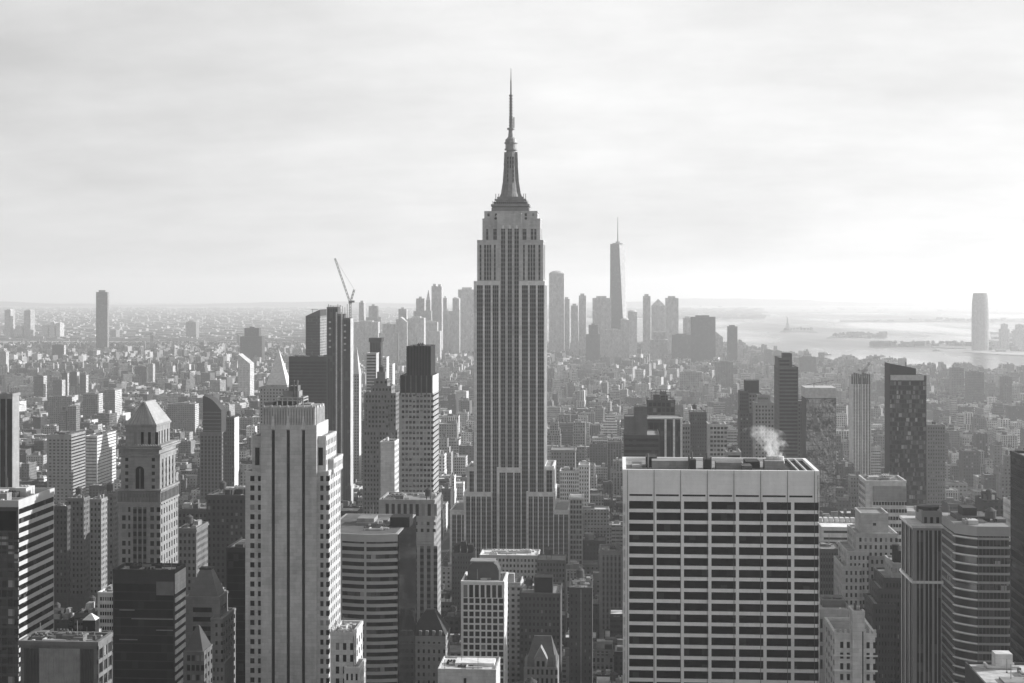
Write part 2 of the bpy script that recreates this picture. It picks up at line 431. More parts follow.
def sheet(name, poly, z, mat, depth=1.0):
    mb = MB(); mb.prism(poly, z - depth, z); o = mb.build(name, mat); return tag(o, kind='structure')

def ground_mat():
    m, t, p = newmat('asphalt'); co = t.node('ShaderNodeTexCoord').outputs['Object']
    n = t.noise(co, .05, 5, .65); n2 = t.noise(co, .004, 4)
    t.put(p.inputs['Base Color'], t.m('MULTIPLY', t.rng(n, .3, .7, .03, .07), t.rng(n2, .3, .7, .7, 1.4))); p.inputs['Roughness'].default_value = .9
    return m
def land_mat(v=.24):
    m, t, p = newmat('far_land'); co = t.node('ShaderNodeTexCoord').outputs['Object']
    n = t.noise(co, .02, 5, .7); n2 = t.noise(co, .0016, 4)
    t.put(p.inputs['Base Color'], t.m('MULTIPLY', t.m('MULTIPLY', t.rng(n, .35, .65, .5, 1.5), t.rng(n2, .3, .7, .6, 1.5)), v)); p.inputs['Roughness'].default_value = .9
    return m
def water_mat():
    m, t, p = newmat('harbour_water'); co = t.node('ShaderNodeTexCoord').outputs['Object']
    n = t.noise(t.map(co, (1, .35, 1)), .02, 6, .65)
    b = t.node('ShaderNodeBump'); b.inputs['Strength'].default_value = .35; b.inputs['Distance'].default_value = 6; t.l.new(n, b.inputs['Height']); t.l.new(b.outputs[0], p.inputs['Normal'])
    p.inputs['Base Color'].default_value = (.05, .05, .05, 1)
    n2 = t.noise(t.map(co, (1, .25, 1)), .0012, 4); t.put(p.inputs['Roughness'], t.rng(n2, .38, .62, .12, .42)); p.inputs['IOR'].default_value = 1.33
    return m

SHORE = [ground(1100, 384), ground(1024, 379), ground(985, 376.5), ground(940, 374), ground(900, 371), ground(870, 367), ground(840, 364),
         ground(810, 361), ground(780, 357), ground(752, 352), ground(738, 347.5), ground(722, 344), ground(700, 342.5), ground(600, 341.5), ground(420, 341)]
sheet('water', [(-14000, -300), (14000, -300), (14000, 31000), (-14000, 31000)], -2.0, water_mat(), .5)
GM = ground_mat()
manh = [(-4200, -250), (2600, -250), (2600, 2500)] + SHORE + [(-1500, 7400), (-4200, 7400)]
sheet('ground', manh, 0.0, GM)
LM = land_mat()
sheet('brooklyn_land', [(-13500, 7420), (-1450, 7420), (-900, 8100), ground(470, 331), ground(600, 321), ground(720, 315), (-200, 30000), (-13500, 30000)], 1.0, LM)
sheet('jersey_land', [ground(962, 352), ground(1000, 354.5), ground(1060, 357), (9000, 7000), (9000, 12000), ground(1010, 330), ground(975, 342)], 1.0, LM)
LM2 = land_mat(.09)
sheet('pier_land', [ground(868, 347), ground(905, 346.6), ground(975, 349), ground(975, 344.5), ground(905, 344.4), ground(878, 345.2)], 1.2, LM2)
sheet('ellis_island', [ground(826, 338.5), ground(850, 337.2), ground(884, 338.0), ground(886, 334.6), ground(860, 333.6), ground(832, 335.6)], 1.2, LM2)
sheet('liberty_island', [ground(779, 332.5), ground(800, 331.8), ground(818, 332.6), ground(812, 329.8), ground(796, 328.6), ground(783, 330)], 1.2, LM2)
sheet('far_spit', [ground(840, 322), ground(1100, 322), ground(1100, 318), ground(950, 319.2), ground(840, 320)], 1.2, LM2)
sheet('staten_island_land', [ground(660, 312.5), ground(1200, 312.5), (11000, 30500), (1200, 30500)], 1.0, LM)

def ridge(name, pts, Y, thick, seed):
    """a long low range: crest heights along x, with real depth"""
    rr = random.Random(seed); mb = MB(); prev = None
    for x, h in pts:
        row = [(x, Y - thick * .5, 0), (x, Y - thick * .2, h * .75), (x, Y, h), (x, Y + thick * .4, h * .5), (x, Y + thick, 0)]
        if prev:
            for i in range(4): mb.face([prev[i], row[i], row[i + 1], prev[i + 1]])
        prev = row
    return tag(mb.build(name, land_mat(.07)), kind='structure')
rr = random.Random(3)
ridge('hills', [(-11500 + i * 420, max(8, 42 + 30 * math.sin(i * .5) + rr.uniform(-12, 14))) for i in range(30)], 24500, 1500, 1)
ridge('far_hills', [(900 + i * 380, max(8, 78 + 34 * math.sin(i * .33 + 1) + rr.uniform(-8, 10))) for i in range(27)], 26500, 1500, 2)

# pavements of the Manhattan blocks, 12 cm kerbs (avenues run along Y, streets along X)
AVX, AVW, STW, BLK, BLX = -165.0, 30.0, 18.0, 80.0, 281.0
def shore_ok(x, y, m=0):
    px, py = proj(x, y, 0)
    if y > 7200: return False
    lim = np.interp(px, [-400, 420, 700, 722, 738, 752, 780, 810, 840, 870, 900, 940, 985, 1024, 1100], [341, 341, 342.5, 344, 347.5, 352, 357, 361, 364, 367, 371, 374, 376.5, 379, 384])
    return py > lim + .4 + m
pv = MB()
for i in range(-9, 9):
    for j in range(2, 66):
        x0 = AVX + i * BLX + AVW / 2; x1 = x0 + BLX - AVW; y0 = j * BLK + STW / 2 + 40; y1 = y0 + BLK - STW
        if shore_ok(x0, y1, 1) and shore_ok(x1, y1, 1): pv.box(x0, x1, y0, y1, -.3, .12)
tag(pv.build('pavement', stone(.22)), kind='structure')
rm = MB()      # painted lane lines on the avenues
for i in range(-3, 4):
    for k in range(-1, 2):
        x = AVX + i * BLX + k * 5
        for q in range(50, 260):
            rm.box(x - .15, x + .15, q * 9, q * 9 + 3, .004, .008, bottom=False)
tag(rm.build('lane_markings', stone(.7)), kind='structure')

# ------------------------------------------------------------------ Empire State style tower
def esb():
    Y = 1290
    b = Bld('skyscraper', 'tallest tower, limestone art deco skyscraper with stepped crown, mast and antenna, in the centre', 451, 568, 68, Y - 8, 62, 548, 'skyscraper', tone=.62, short='the tallest tower')
    b.zw = PZ(575, 511, Y)
    st = lambda n, wf=.62, ends=None, top=2.5, cm=1: S('strip', cols=n, wf=wf, proud=.9, top=top, ends=ends, cm=cm)
    for x0, x1 in ((451, 466), (553, 568)): b.tier(x0, x1, 510, Y - 3, 56, f=st(3, .78, .5), r=st(8, .7), par=1.2)
    b.tier(465, 491, 492, Y - 6, 56, f=st(5, .78, .5), r=st(6), par=1.2)
    b.tier(527.5, 553, 492, Y - 6, 56, f=st(5, .78, .5), r=st(8), par=1.2)
    b.tier(467.7, 475.2, 467, Y + 3, 44, f=st(1, .7, .6), par=1); b.tier(544.5, 552.7, 466, Y + 3, 44, f=st(1, .7, .6), r=st(8), par=1)
    b.tier(498, 520.6, 467.5, Y - 3, 10, f=st(3, .8, .6, 3, 2), par=1.2)
    b.tier(475, 498.6, 281, Y, 42, f=st(3, .76, .8, 2.5, 2), r=st(3, .6), par=1.0)
    b.tier(520, 543.8, 281, Y, 42, f=st(3, .76, .8, 2.5, 2), r=st(7, .8, 1, 2.5, 2), par=1.0)
    cc = lambda *q: S('strip', proud=.9, top=3, cm=1, cells=q)
    b.tier(498.2, 520.4, 213, Y + 3.5, 30, tone=.42, f=S('strip', proud=.9, top=12.5, cm=1, cells=((.13, .32), (.43, .62), (.73, .93))), par=.5)
    b.tier(478, 498.4, 240, Y + 3, 36, yb=283, tone=.42, f=S('strip', proud=.7, top=3, cells=((.08, .17), (.3, .4), (.43, .53), (.56, .65), (.78, .87))), par=1.0)
    b.tier(520.2, 542.2, 240, Y + 3, 36, yb=283, tone=.42, f=S('strip', proud=.7, top=3, cells=((.13, .21), (.35, .44), (.47, .56), (.59, .68), (.83, .92))), r=st(6, .6, 2), par=1.0)
    b.tier(483.3, 499, 218.5, Y + 8.5, 30, yb=243, tone=.42, f=S('strip', proud=.7, top=8, cells=((.18, .32), (.64, .86))), par=.8)
    b.tier(520, 539.2, 218.5, Y + 8.5, 30, yb=243, tone=.42, f=S('strip', proud=.7, top=8, cells=((.14, .34), (.56, .7), (.74, .86))), r=st(4, .4, 2, 7, 0), par=.8)
    b.tier(496, 524, 215, Y + 7.5, 10, yb=222, tone=.42, par=.8)
    for q in (495.2, 502.8, 510.4, 517.4, 525.5):
        m_ = MB(); x = PX(q, Y + 3); n = 12; m_.face([(x + 1.1 * math.cos(2 * math.pi * i / n), Y + 3.3 if 498 < q < 521 else Y + 7.3, PZ(218, q, Y) + 1.1 * math.sin(2 * math.pi * i / n)) for i in range(n)]); b.part('round_window', m_, glass('black'))
    for q in (503.2, 510, 516.9): m_ = MB(); x = PX(q, Y + 3.5); m_.frustum((x - .9, x + .9, Y + 2.2, Y + 3.6), (x - .1, x + .1, Y + 2.9, Y + 3.6), PZ(228.5, q, Y), PZ(223.5, q, Y)); b.part('finial', m_, metal(.6))
    t = b.tier(484.8, 537, 211, Y + 10, 26, yb=221, tone=.42, f=S('grid', cols=7, fl=5.4, wf=.3, hf=.45, proud=.4, top=1.2), par=.8)
    cx, cy = PX(510.8, Y + 20), Y + 22
    k = lambda py: PZ(py, 511, Y + 20); w = Y / F
    ob = MB(); og = MB()
    for yq0, yq1, hq in ((204.0, 202.6, 17.2), (200.2, 199.4, 14.8), (207.6, 206.9, 18.6)): og.box(cx - hq * w, cx + hq * w, cy - hq * w * .63 - .25, cy + hq * w * .6, k(yq0), k(yq1))
    b.part('window_band', og, glass('black'))
    for hw, y0, y1 in ((19, 211.5, 208), (17.2, 208, 206.6), (19.5, 206.6, 204.6), (17, 204.6, 202), (14.5, 202, 200.4), (16, 200.4, 199.2), (13.5, 199.2, 197)):
        ob.box(cx - hw * w, cx + hw * w, cy - hw * w * .62, cy + hw * w * .62, k(y0) - .3, k(y1))
    b.part('observation_deck', ob, stone(.26))
    fence = MB()
    for q in range(-18, 19, 2): fence.bar((cx + q * w, cy - 12 * w, k(204.6)), (cx + q * w, cy - 12 * w, k(201.5)), .35)
    for q in (-15.5, 15, 13, -12.5): fence.bar((cx + q * w, cy, k(199)), (cx + q * w, cy, k(193.5)), .5)
    b.part('railing', fence, metal(.2))
    ms = MB()
    prof = [(197, 9.2), (192, 7.6), (180, 5.9), (165, 5.0), (152, 4.6), (147, 4.5)]
    for (ya, ra), (yb_, rb) in zip(prof, prof[1:]):
        ms.cyl(cx, cy, (ra * .8 + 1.1) * w, k(ya) - .1, k(yb_), 16, (rb * .8 + 1.1) * w)
    for a in range(4):      # the four winged buttresses
        dx, dy = ((1, 0), (-1, 0), (0, 1), (0, -1))[a]
        for (ya, ra), (yb_, rb) in zip(prof, prof[1:-1]):
            q = 1.9
            lo = (cx + dx * ra * w - q, cx + dx * ra * w + q, cy + dy * ra * w - q, cy + dy * ra * w + q); hi = (cx + dx * rb * w - q * .9, cx + dx * rb * w + q * .9, cy + dy * rb * w - q * .9, cy + dy * rb * w + q * .9)
            ms.frustum(lo, hi, k(ya) - .2, k(yb_))
    b.part('mast', ms, stone(.27))
    wn = MB()
    for q in range(-1, 2): wn.box(cx + q * 2.2 - .6, cx + q * 2.2 + .6, cy - 6.6 * w - .6, cy - 5.5 * w, k(183), k(157))
    b.part('mast_window', wn, glass('strip'))
    cp = MB()
    for ya, yb_, ra, rb in ((150, 148.6, 6.6, 6.6), (148.6, 143.4, 5.7, 5.7), (143.4, 142.2, 6.8, 6.8), (142.2, 139, 6.0, 5.6), (139, 137, 5, 3.4), (137, 129.5, 3.0, 2.3), (129.5, 127.8, 3.9, 3.9)):
        cp.cyl(cx, cy, ra * w, k(ya) - .05, k(yb_), 18, rb * w)
    b.part('dome', cp, metal(.22))
    an = MB()
    for ya, yb_, ra, rb in ((128, 116, 1.9, 1.7), (116, 95, 1.5, 1.25), (96, 94.6, 2.0, 2.0), (95, 80, .85, .7), (80, 68, .5, .22)):
        an.cyl(cx, cy, ra * w, k(ya), k(yb_), 10, rb * w)
    for ya in range(98, 128, 3):
        an.cyl(cx, cy, 2.1 * w, k(ya + .9), k(ya), 8)
    an.bar((cx + 3 * w, cy, k(128)), (cx + 3 * w, cy, k(117)), .9)
    b.part('antenna', an, metal(.12))
    b.done()
esb()

# ------------------------------------------------------------------ foreground towers
def hero():
    # striped office slab at the left edge
    b = Bld('office_tower', 'office tower at the left edge with bright horizontal stripes on its sunlit side', -48, 18, 502, 590, 38, 690, tone=.42, short='the striped side tower'); b.smooth = True
    t = b.tier(-48, 18, 500, r=S('band', fl=3.72, hf=.56, proud=.25, top=1.3, ends=.2), par=2.2)
    X0, X1, Y0, Y1, z0, z1 = t; b.facade(b.wall(.1), ((X0, Y0), (1, 0), (0, -1), X1 - X0), S('grid', bay=2.4, fl=3.72, wf=.88, hf=.72, proud=.2, top=10, ends=.5, g='mirror'), 0, z1 - .3)
    mb = MB()
    mb.box(X0, X1 - .6, Y0 - .5, Y0 - .3, z1 - 9.5, z1 - 2.0)
    b.part('louvre_band', mb, glass('black')); b.clutter(t, 5, 3); b.done()

    b = Bld('office_block', 'low block with ribbed grey front and darker end panels, bottom left corner', 20.5, 97, 640, 450, DR(450, 97, 111), 690, tone=.2, short='the ribbed low block')
    t = b.tier(20.5, 97, 641, r=S('grid', bay=4.5, fl=4.2, wf=.86, hf=.72, proud=.5, top=1.5, g='mirror'), par=1.0)
    X0, X1, Y0, Y1, z0, z1 = t
    for a, c, tn in ((24.5, 38.5, .045), (39.5, 80, .24), (81, 93.5, .045)):
        mb = MB(); xa, xb = PX(a, 450), PX(c, 450)
        mb.box(xa, xb, Y0 - .25, Y0, 60, z1 - 1.2)
        n = int((xb - xa) / .75)
        for i in range(n): q = xa + (i + .5) * (xb - xa) / n; mb.box(q - .12, q + .12, Y0 - .5, Y0 - .24, 60, z1 - 1.25)
        b.part('ribbed_panel', mb, metal(tn, .6))
    b.clutter(t, 9, 11, False, 2.2, .2); b.done()

    b = Bld('office_tower', 'black glass slab tower with white diagonal looking stripes on its narrow lit side', 113.2, 174.6, 569, 620, 15, 690, tone=.05, short='the black glass slab')
    t = b.tier(113.2, 174.6, 569.5, f=S('band', fl=3.5, hf=.9, proud=.12, top=4.5, ends=.4, mull=1.6, g='spandrel'), par=1.3)
    X0, X1, Y0, Y1, z0, z1 = t
    mb = MB(); mb.box(X1 - 7.5, X1 - .3, Y0 - .3, Y0, z1 - 9, z1 - 3.5); b.part('grey_panel', mb, metal(.1))
    for dz, a, c in ((18.5, .3, .98), (23, .7, .98), (15, .1, .35), (27, .1, .4)):
        mb = MB(); mb.box(X0 + (X1 - X0) * a, X0 + (X1 - X0) * c, Y0 - .25, Y0 - .1, z1 - dz - .4, z1 - dz); b.part('spandrel_band', mb, metal(.16))
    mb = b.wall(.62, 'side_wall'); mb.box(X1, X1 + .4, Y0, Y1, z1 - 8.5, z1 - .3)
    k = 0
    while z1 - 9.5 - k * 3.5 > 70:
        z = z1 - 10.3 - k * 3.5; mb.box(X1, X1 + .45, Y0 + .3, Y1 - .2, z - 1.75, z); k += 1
    b.clutter(t, 4, 5, False, 1.5, .05); b.done()

    # ornate masonry tower with a hipped roof
    Y = 760; b = Bld('office_tower', 'ornate stone tower with hipped roof, arched window and bright sunlit side, left', 119, 160, 401, Y, DR(Y, 160, 178), 570, tone=.29, short='the ornate hip-roofed tower')
    D = DR(Y, 160, 177.6)
    t0 = b.tier(119, 159.8, 497, f=None, r=S('grid', cols=7, fl=4.6, wf=.42, hf=.62, proud=.35, top=1.6), par=0)
    X0, X1, Y0, Y1, z0, z1 = t0; fw = X1 - X0
    mb = b.wall()
    fr = ((X0, Y0), (1, 0), (0, -1), fw)
    for sub, st in (((0, .30), S('grid', cols=2, fl=4.2, wf=.6, hf=.58, proud=.3, top=5, ends=1.0)), ((.31, .68), S('strip', cols=3, wf=.74, proud=.5, top=5, ends=.5)), ((.69, 1), S('grid', cols=2, fl=4.2, wf=.6, hf=.58, proud=.3, top=5, ends=1.0))):
        b.facade(mb, ((X0 + fw * sub[0], Y0), (1, 0), (0, -1), fw * (sub[1] - sub[0])), st, z0, z1)
    c1 = b.cornice(t0, PZ(504, 140, Y), 1.0, .8); c2 = b.cornice(t0, PZ(490, 140, Y) - .4, .9, .9)
    fz = b.wall(.2, 'frieze'); n = 13
    fz.box(X0 - .4, X1 + .4, Y0 - .4, Y1 + .4, PZ(503, 140, Y), PZ(491.2, 140, Y))
    for i in range(n):
        q = X0 + fw * (i + .5) / n; fz.box(q - .6, q + .6, Y0 - .8, Y0 - .38, PZ(502, 140, Y), PZ(493, 140, Y)); q = Y0 + D * (i + .5) / n; fz.box(X1 + .38, X1 + .8, q - .5, q + .5, PZ(502, 140, Y), PZ(493, 140, Y))
    t1 = b.tierw(X0 + .8, X1 - .6, Y0 + .8, Y1 - 1, z1, PZ(454, 140, Y), .29, None, None, par=0)
    a0, a1, b0, b1, _, z2 = t1; aw = a1 - a0
    for q in (.12, .82):
        b.facade(b.wall(), ((a0 + aw * q - 1.2, b0), (1, 0), (0, -1), 3.2), S('grid', cols=1, fl=3.4, wf=.5, hf=.5, proud=.15, top=2, ends=.2), z1 + 2, z2)
    ar = MB(); ac = a0 + aw * .5; pts = [(ac - 2.2, z1 + 3), (ac + 2.2, z1 + 3)] + [(ac + 2.2 * math.cos(i * math.pi / 10), z1 + 13 + 2.2 * math.sin(i * math.pi / 10)) for i in range(11)]
    ar.face([(p[0], b0 - .1, p[1]) for p in pts]); b.part('arched_window', ar, glass('black'))
    fr_ = MB()
    for i in range(11):
        th = i * math.pi / 10; fr_.bar((ac + 2.5 * math.cos(th), b0 - .2, z1 + 13 + 2.5 * math.sin(th)), (ac + 2.5 * math.cos(th + .32), b0 - .2, z1 + 13 + 2.5 * math.sin(th + .32)), .5) if i < 10 else None
    fr_.box(ac - 2.75, ac - 2.25, b0 - .45, b0, z1 + 2.5, z1 + 13); fr_.box(ac + 2.25, ac + 2.75, b0 - .45, b0, z1 + 2.5, z1 + 13); fr_.box(ac - .15, ac + .15, b0 - .3, b0, z1 + 3, z1 + 14)
    b.part('arch_surround', fr_, stone(.28))
    rs = MB()
    b.facade(b.wall(), ((a1, b0), (0, 1), (1, 0), b1 - b0), S('strip', cols=5, wf=.42, proud=.4, top=3, ends=2), z1, z2)
    b.cornice(t1, PZ(456, 140, Y), .9, .9); b.cornice(t1, PZ(449, 140, Y), .8, 2.0); b.cornice(t1, PZ(447, 140, Y), .8, 1.4)
    bl = MB()
    for i in range(18): q = a0 - 1 + (aw + 2) * i / 17; bl.box(q - .25, q + .25, b0 - 1.6, b0 - 1.2, PZ(447, 140, Y) + .7, PZ(445.4, 140, Y) + .7)
    b.part('balustrade', bl, stone(.3))
    bw_ = b.wall(); bw_.box(a0, a1, b0, b1, z2 - .5, PZ(447, 140, Y))
    t2 = b.tierw(PX(127, Y + 3), PX(155.4, Y + 3), Y + 3, Y1 - 4, PZ(449, 140, Y), PZ(425, 140, Y + 3), .28, S('strip', cols=4, wf=.42, proud=.5, top=3.5, ends=2.5, g='glass'), S('strip', cols=5, wf=.4, proud=.5, top=3.5, ends=2.5, g='glass'), par=0)
    b.cornice(t2, t2[5] - .6, .8, .9)
    rf = MB(); x0, x1, y0, y1, _, zz = t2
    rf.frustum((x0 - .7, x1 + .7, y0 - .7, y1 + .7), ((x0 + x1) / 2 - 1.2, (x0 + x1) / 2 + .4, y0 + 5.5, y1 - 3), zz + .25, PZ(400.5, 148, Y + 18))
    b.part('hipped_roof', rf, stone(.34, .7, .1))
    for i in range(7): m_ = MB(); q = x0 + (x1 - x0) * (i + .5) / 7; m_.bar((q, y0 - .72, zz + .3), ((x0 + x1) / 2 - .4 + (q - (x0 + x1) / 2) * .06, y0 + 5.3, PZ(400.9, 148, Y + 18)), .28); b.part('roof_seam', m_, metal(.2))
    b.done()

    # pyramid-roofed tower below it
    Y = 650; b = Bld('office_tower', 'stone building with steep truncated pyramid roof behind the black glass slab', 186, 220, 570, Y, DR(Y, 219, 227), 690, tone=.27, short='the truncated pyramid roof')
    t = b.tier(186, 219, 596.5, f=S('band', fl=4.0, hf=.52, proud=.4, top=3.8, ends=3), r=S('band', fl=4.0, hf=.52, proud=.4, top=3.8, ends=2.5), par=.8)
    x0, x1, y0, y1, _, z = t; rf = MB(); cx, cy = (x0 + x1) / 2, (y0 + y1) / 2
    rf.frustum((x0 + .6, x1 - .6, y0 + .6, y1 - .6), (cx - 2.4, cx + 2.4, cy - 2, cy + 2), z + .3, PZ(571.5, 205, Y)); b.part('pyramid_roof', rf, stone(.2, .6, .1))
    ct = MB(); ct.box(cx - 2.7, cx + 2.7, cy - 2.3, cy + 2.3, PZ(571.5, 205, Y), PZ(570, 205, Y)); b.part('roof_cap', ct, stone(.06))
    t = b.tier(211.5, 222.5, 618, Y - 5, DR(Y, 222.5, 233.8) + 2, f=S('grid', cols=2, fl=3.7, wf=.42, hf=.42, proud=.3, ends=1), r=S('grid', cols=5, fl=3.7, wf=.5, hf=.5, proud=.35), par=.8)
    t = b.tier(200, 224, 662, Y - 7, 14, f=S('grid', cols=6, fl=3.7, wf=.42, hf=.45, proud=.3), par=.8)
    b.done()
    Y = 600; b = Bld('brick_building', 'small dark building with pointed pyramid roof right beside the black glass slab', 184.5, 203, 630, Y, DR(Y, 203, 211.5), 690, tone=.17, short='the small pyramid roof')
    t = b.tier(184.5, 203, 651, f=S('grid', cols=4, fl=3.8, wf=.72, hf=.6, proud=.4, top=1.2, ends=.8), r=S('grid', cols=3, fl=3.8, wf=.5, hf=.5, proud=.4, ends=.8), par=.4)
    x0, x1, y0, y1, _, z = t; rf = MB(); cx, cy = (x0 + x1) / 2, (y0 + y1) / 2
    rf.frustum((x0, x1, y0, y1), (cx - .5, cx + .5, cy - .5, cy + .5), z + .2, PZ(628.5, 191, Y)); b.part('pyramid_roof', rf, stone(.1, .6, .1)); b.done()

    b = Bld('office_tower', 'plain black slab tower half hidden left of the tall pale tower with three dark strips', 226.5, 260, 547, 715, 30, 690, tone=.03, short='the plain black slab')
    t = b.tier(226.5, 260, 547.5, f=S('band', fl=3.6, hf=.9, proud=.1, ends=.3, g='black', mull=1.5), par=.8); b.clutter(t, 3, 6, False, 3, .1); b.done()

    # tall pale limestone tower with three dark strips
    Y = 640; b = Bld('office_tower', 'tall pale stone tower with three full height dark window strips and ribbed crown', 246, 328, 386, Y, 27, 690, tone=.44, short='the three strip tower')
    D = DR(Y, 328, 340)
    g2 = S('grid', cols=2, fl=4.0, wf=.55, hf=.55, proud=.25, top=1.2, ends=1.1); gr = S('grid', cols=7, fl=4.0, wf=.5, hf=.55, proud=.3, top=1.2)
    tl = b.tier(246, 261.5, 471, Y, D, f=g2, par=.8)
    tr = b.tier(316.5, 328, 471, Y, D, f=g2, r=gr, par=.8)
    b.tier(325, 333, 459, Y + 6, D - 6, yb=474, r=gr, par=.8)
    b.tier(253, 262, 436, Y + 1, D - 2, yb=473, f=S('strip', cols=1, wf=.5, proud=.3, top=4, g='glass'), par=.8)
    b.tier(316, 325.4, 436, Y + 1, D - 4, yb=473, f=S('strip', cols=1, wf=.5, proud=.3, top=4, g='glass'), r=gr, par=.8)
    # centre bay: four broad piers, three deep strips
    mb = b.wall(); zc = PZ(430, 290, Y); p0 = Y - 1.6
    b.tierw(PX(260.8, p0), PX(316.6, p0), Y, Y + D - 3, 0, PZ(424, 290, Y), .44, par=0)
    xs = [260.8, 271.6, 274.8, 286.6, 289.8, 301.8, 305.0, 316.6]
    for i in range(0, 8, 2): mb.box(PX(xs[i], p0), PX(xs[i + 1], p0), p0, Y, 0, PZ(425, 290, p0))
    for i in (1, 3, 5):
        xa, xb = PX(xs[i], p0), PX(xs[i + 1], p0); xm = (xa + xb) / 2
        mb.box(xa, xb, p0 + .3, Y, zc, PZ(425, 290, p0) - .02)
        fn = MB(); fn.prism([(xa - .2, p0 - .5), (xb + .2, p0 - .5), (xb + .2, p0), (xa - .2, p0)], zc + .5, PZ(416, 290, p0), True, None, [(xm - .3, p0 - .5), (xm + .3, p0 - .5), (xm + .3, p0), (xm - .3, p0)])
        b.part('finial', fn, stone(.5))
        st = MB(); st.box(xa, xb, Y - .35, Y, 40, zc); b.part('window_strip', st, glass('black'))
        ml = MB(); ml.box(xm - .1, xm + .1, Y - .6, Y - .33, 40, zc); b.part('mullion', ml, metal(.05))
    # ribbed crown
    cr = b.wall(.42, 'crown'); zb, zt = PZ(425, 290, Y) - .3, PZ(406.5, 290, Y); xa, xb = PX(262.5, Y), PX(315.8, Y); D2 = DR(Y, 316, 324.6)
    cr.box(xa, xb, Y - .6, Y + D2, zb, zt, bottom=False)
    for i in range(20): q = xa + (xb - xa) * (i + .5) / 20; cr.box(q - .35, q + .35, Y - 1.1, Y - .6, zb, zt - (.8 if i % 3 else -.6))
    for i in range(9): q = Y + (D2 - 1) * (i + .5) / 9; cr.box(xb, xb + .5, q - .35, q + .35, zb, zt - (.8 if i % 3 else -.6))
    b.roofs.box(xa + .5, xb - .5, Y, Y + D2 - .5, zt, zt + .08)
    fr_ = MB(); x0, x1, y0, y1 = PX(275, Y), PX(301, Y), Y + 4, Y + 14; z0, z1 = zt, PZ(398, 290, Y)
    for zz in (z0 + 2.2, z1 - .2):
        for y in (y0, y1): fr_.bar((x0, y, zz), (x1, y, zz), .5)
        for x in (x0, x1): fr_.bar((x, y0, zz), (x, y1, zz), .5)
    for i in range(6): q = x0 + (x1 - x0) * i / 5; fr_.bar((q, y0, z0), (q, y0, z1), .4); fr_.bar((q, y1, z0), (q, y1, z1), .4)
    b.part('roof_frame', fr_, metal(.3))
    for a, c, yt, yy, tn in ((277, 296, 401, 6, .12), (283, 299, 391, 9, .3), (289, 297, 386, 10, .2), (264.5, 273, 402.5, 5, .25), (303, 311, 403.5, 8, .3)):
        m_ = MB(); m_.box(PX(a, Y + yy), PX(c, Y + yy), Y + yy, Y + yy + 7, zt, PZ(yt, 290, Y + yy)); b.part('bulkhead', m_, stone(tn))
    for a in (294, 297.5): m_ = MB(); m_.cyl(PX(a, Y + 8), Y + 8, .35, zt, PZ(381.5, 290, Y), 6); b.part('mast', m_, metal(.1))
    b.done()
    Y = 600; b = Bld('stone_building', 'small pale stone annex with stepped top at the foot of the three strip tower', 331.5, 368, 632, Y, DR(Y, 353, 362), 690, tone=.5, short='the pale stepped annex')
    t = b.tier(331.5, 353, 632, f=S('grid', cols=3, fl=4.6, wf=.5, hf=.6, proud=.4, ends=1.0, top=3), r=S('grid', cols=4, fl=4.6, wf=.42, hf=.55, proud=.35, top=3), par=1.2)
    for i in range(7): q = t[0] + (t[1] - t[0]) * i / 6; b.wall().box(q - .3, q + .3, t[2] - .5, t[2] + .3, t[5] + 1.0, t[5] + 2.2)
    b.clutter(t, 3, 4, False, 2, .4)
    b.tier(345, 359, 667, Y - 3, 14, f=S('grid', cols=3, fl=4.4, wf=.45, hf=.6, proud=.3), r=S('grid', cols=4, fl=4.4, wf=.45, hf=.6, proud=.3), par=1.0); b.done()

    # bowed banded office block
    Y = 720; D = DR(Y, 398, 416)
    b = Bld('office_block', 'wide bowed office block with grey horizontal bands and black windowless right side', 325, 398, 520, Y, D, 690, tone=.36, roof=.16, short='the bowed banded block'); b.smooth = True
    X0, X1 = PX(322, Y), PX(397.8, Y); z1 = PZ(535.5, 370, Y)
    def bow(off):
        pts = []
        for i in range(13):
            a = i / 12; pts.append((X0 - off + (X1 - X0 + 2 * off) * a, Y - 2.6 * math.sin(math.pi * min(1, max(0, (a - .25) / .75))) ** 1 - off))
        return pts + [(X1 + off, Y + D + off), (X0 - off, Y + D + off)]
    b.wall().prism(bow(-.6), 0, z1)
    k = 0
    while z1 - k * 3.5 > b.zw:
        z = z1 - k * 3.5; b.wall().prism(bow(0), z - (1.5 if k else 2.6), z + (.9 if not k else 0))
        g_ = MB(); g_.prism(bow(-.52)[:13] + bow(-.6)[:13][::-1], z - 3.5, z - (1.5 if k else 2.6)); b.part('window', g_, glass('mirror' if k % 5 == 2 else 'band')); k += 1
    for q in (3, 7): p = bow(-.1)[q]; b.wall().box(p[0] - .5, p[0] + .5, p[1], p[1] + 1, 20, z1)
    b.roofs.prism(bow(-1.2), z1 + .3, z1 + .95)
    sw = MB(); sw.box(X1 + .05, X1 + .35, Y - .1, Y + D, 0, z1 + .5); b.part('side_wall', sw, glass('black'))
    t = (X0 + 12, X1 - 1, Y + 6, Y + D - 4, 0, z1 + .9)
    for a, c, yt, yy, dd, tn in ((390, 409.5, 517, 20, 12, .015), (357, 374, 518.5, 26, 12, .3), (356, 376, 523, 24, 16, .25), (378, 388, 527, 22, 8, .35)):
        m_ = MB(); m_.box(PX(a, Y + yy), PX(c, Y + yy), Y + yy, Y + yy + dd, z1 + .9, PZ(yt, 370, Y + yy)); b.part('bulkhead', m_, stone(tn))
    b.clutter(t, 5, 8, False, 1.6); b.done()

    # tower behind with arcaded top
    Y = 900; b = Bld('office_tower', 'masonry tower with arcaded top floor and bright right edge behind the bowed block', 380, 434, 498, Y, DR(Y, 434, 440.5), 615, tone=.32, short='the arcaded top tower')
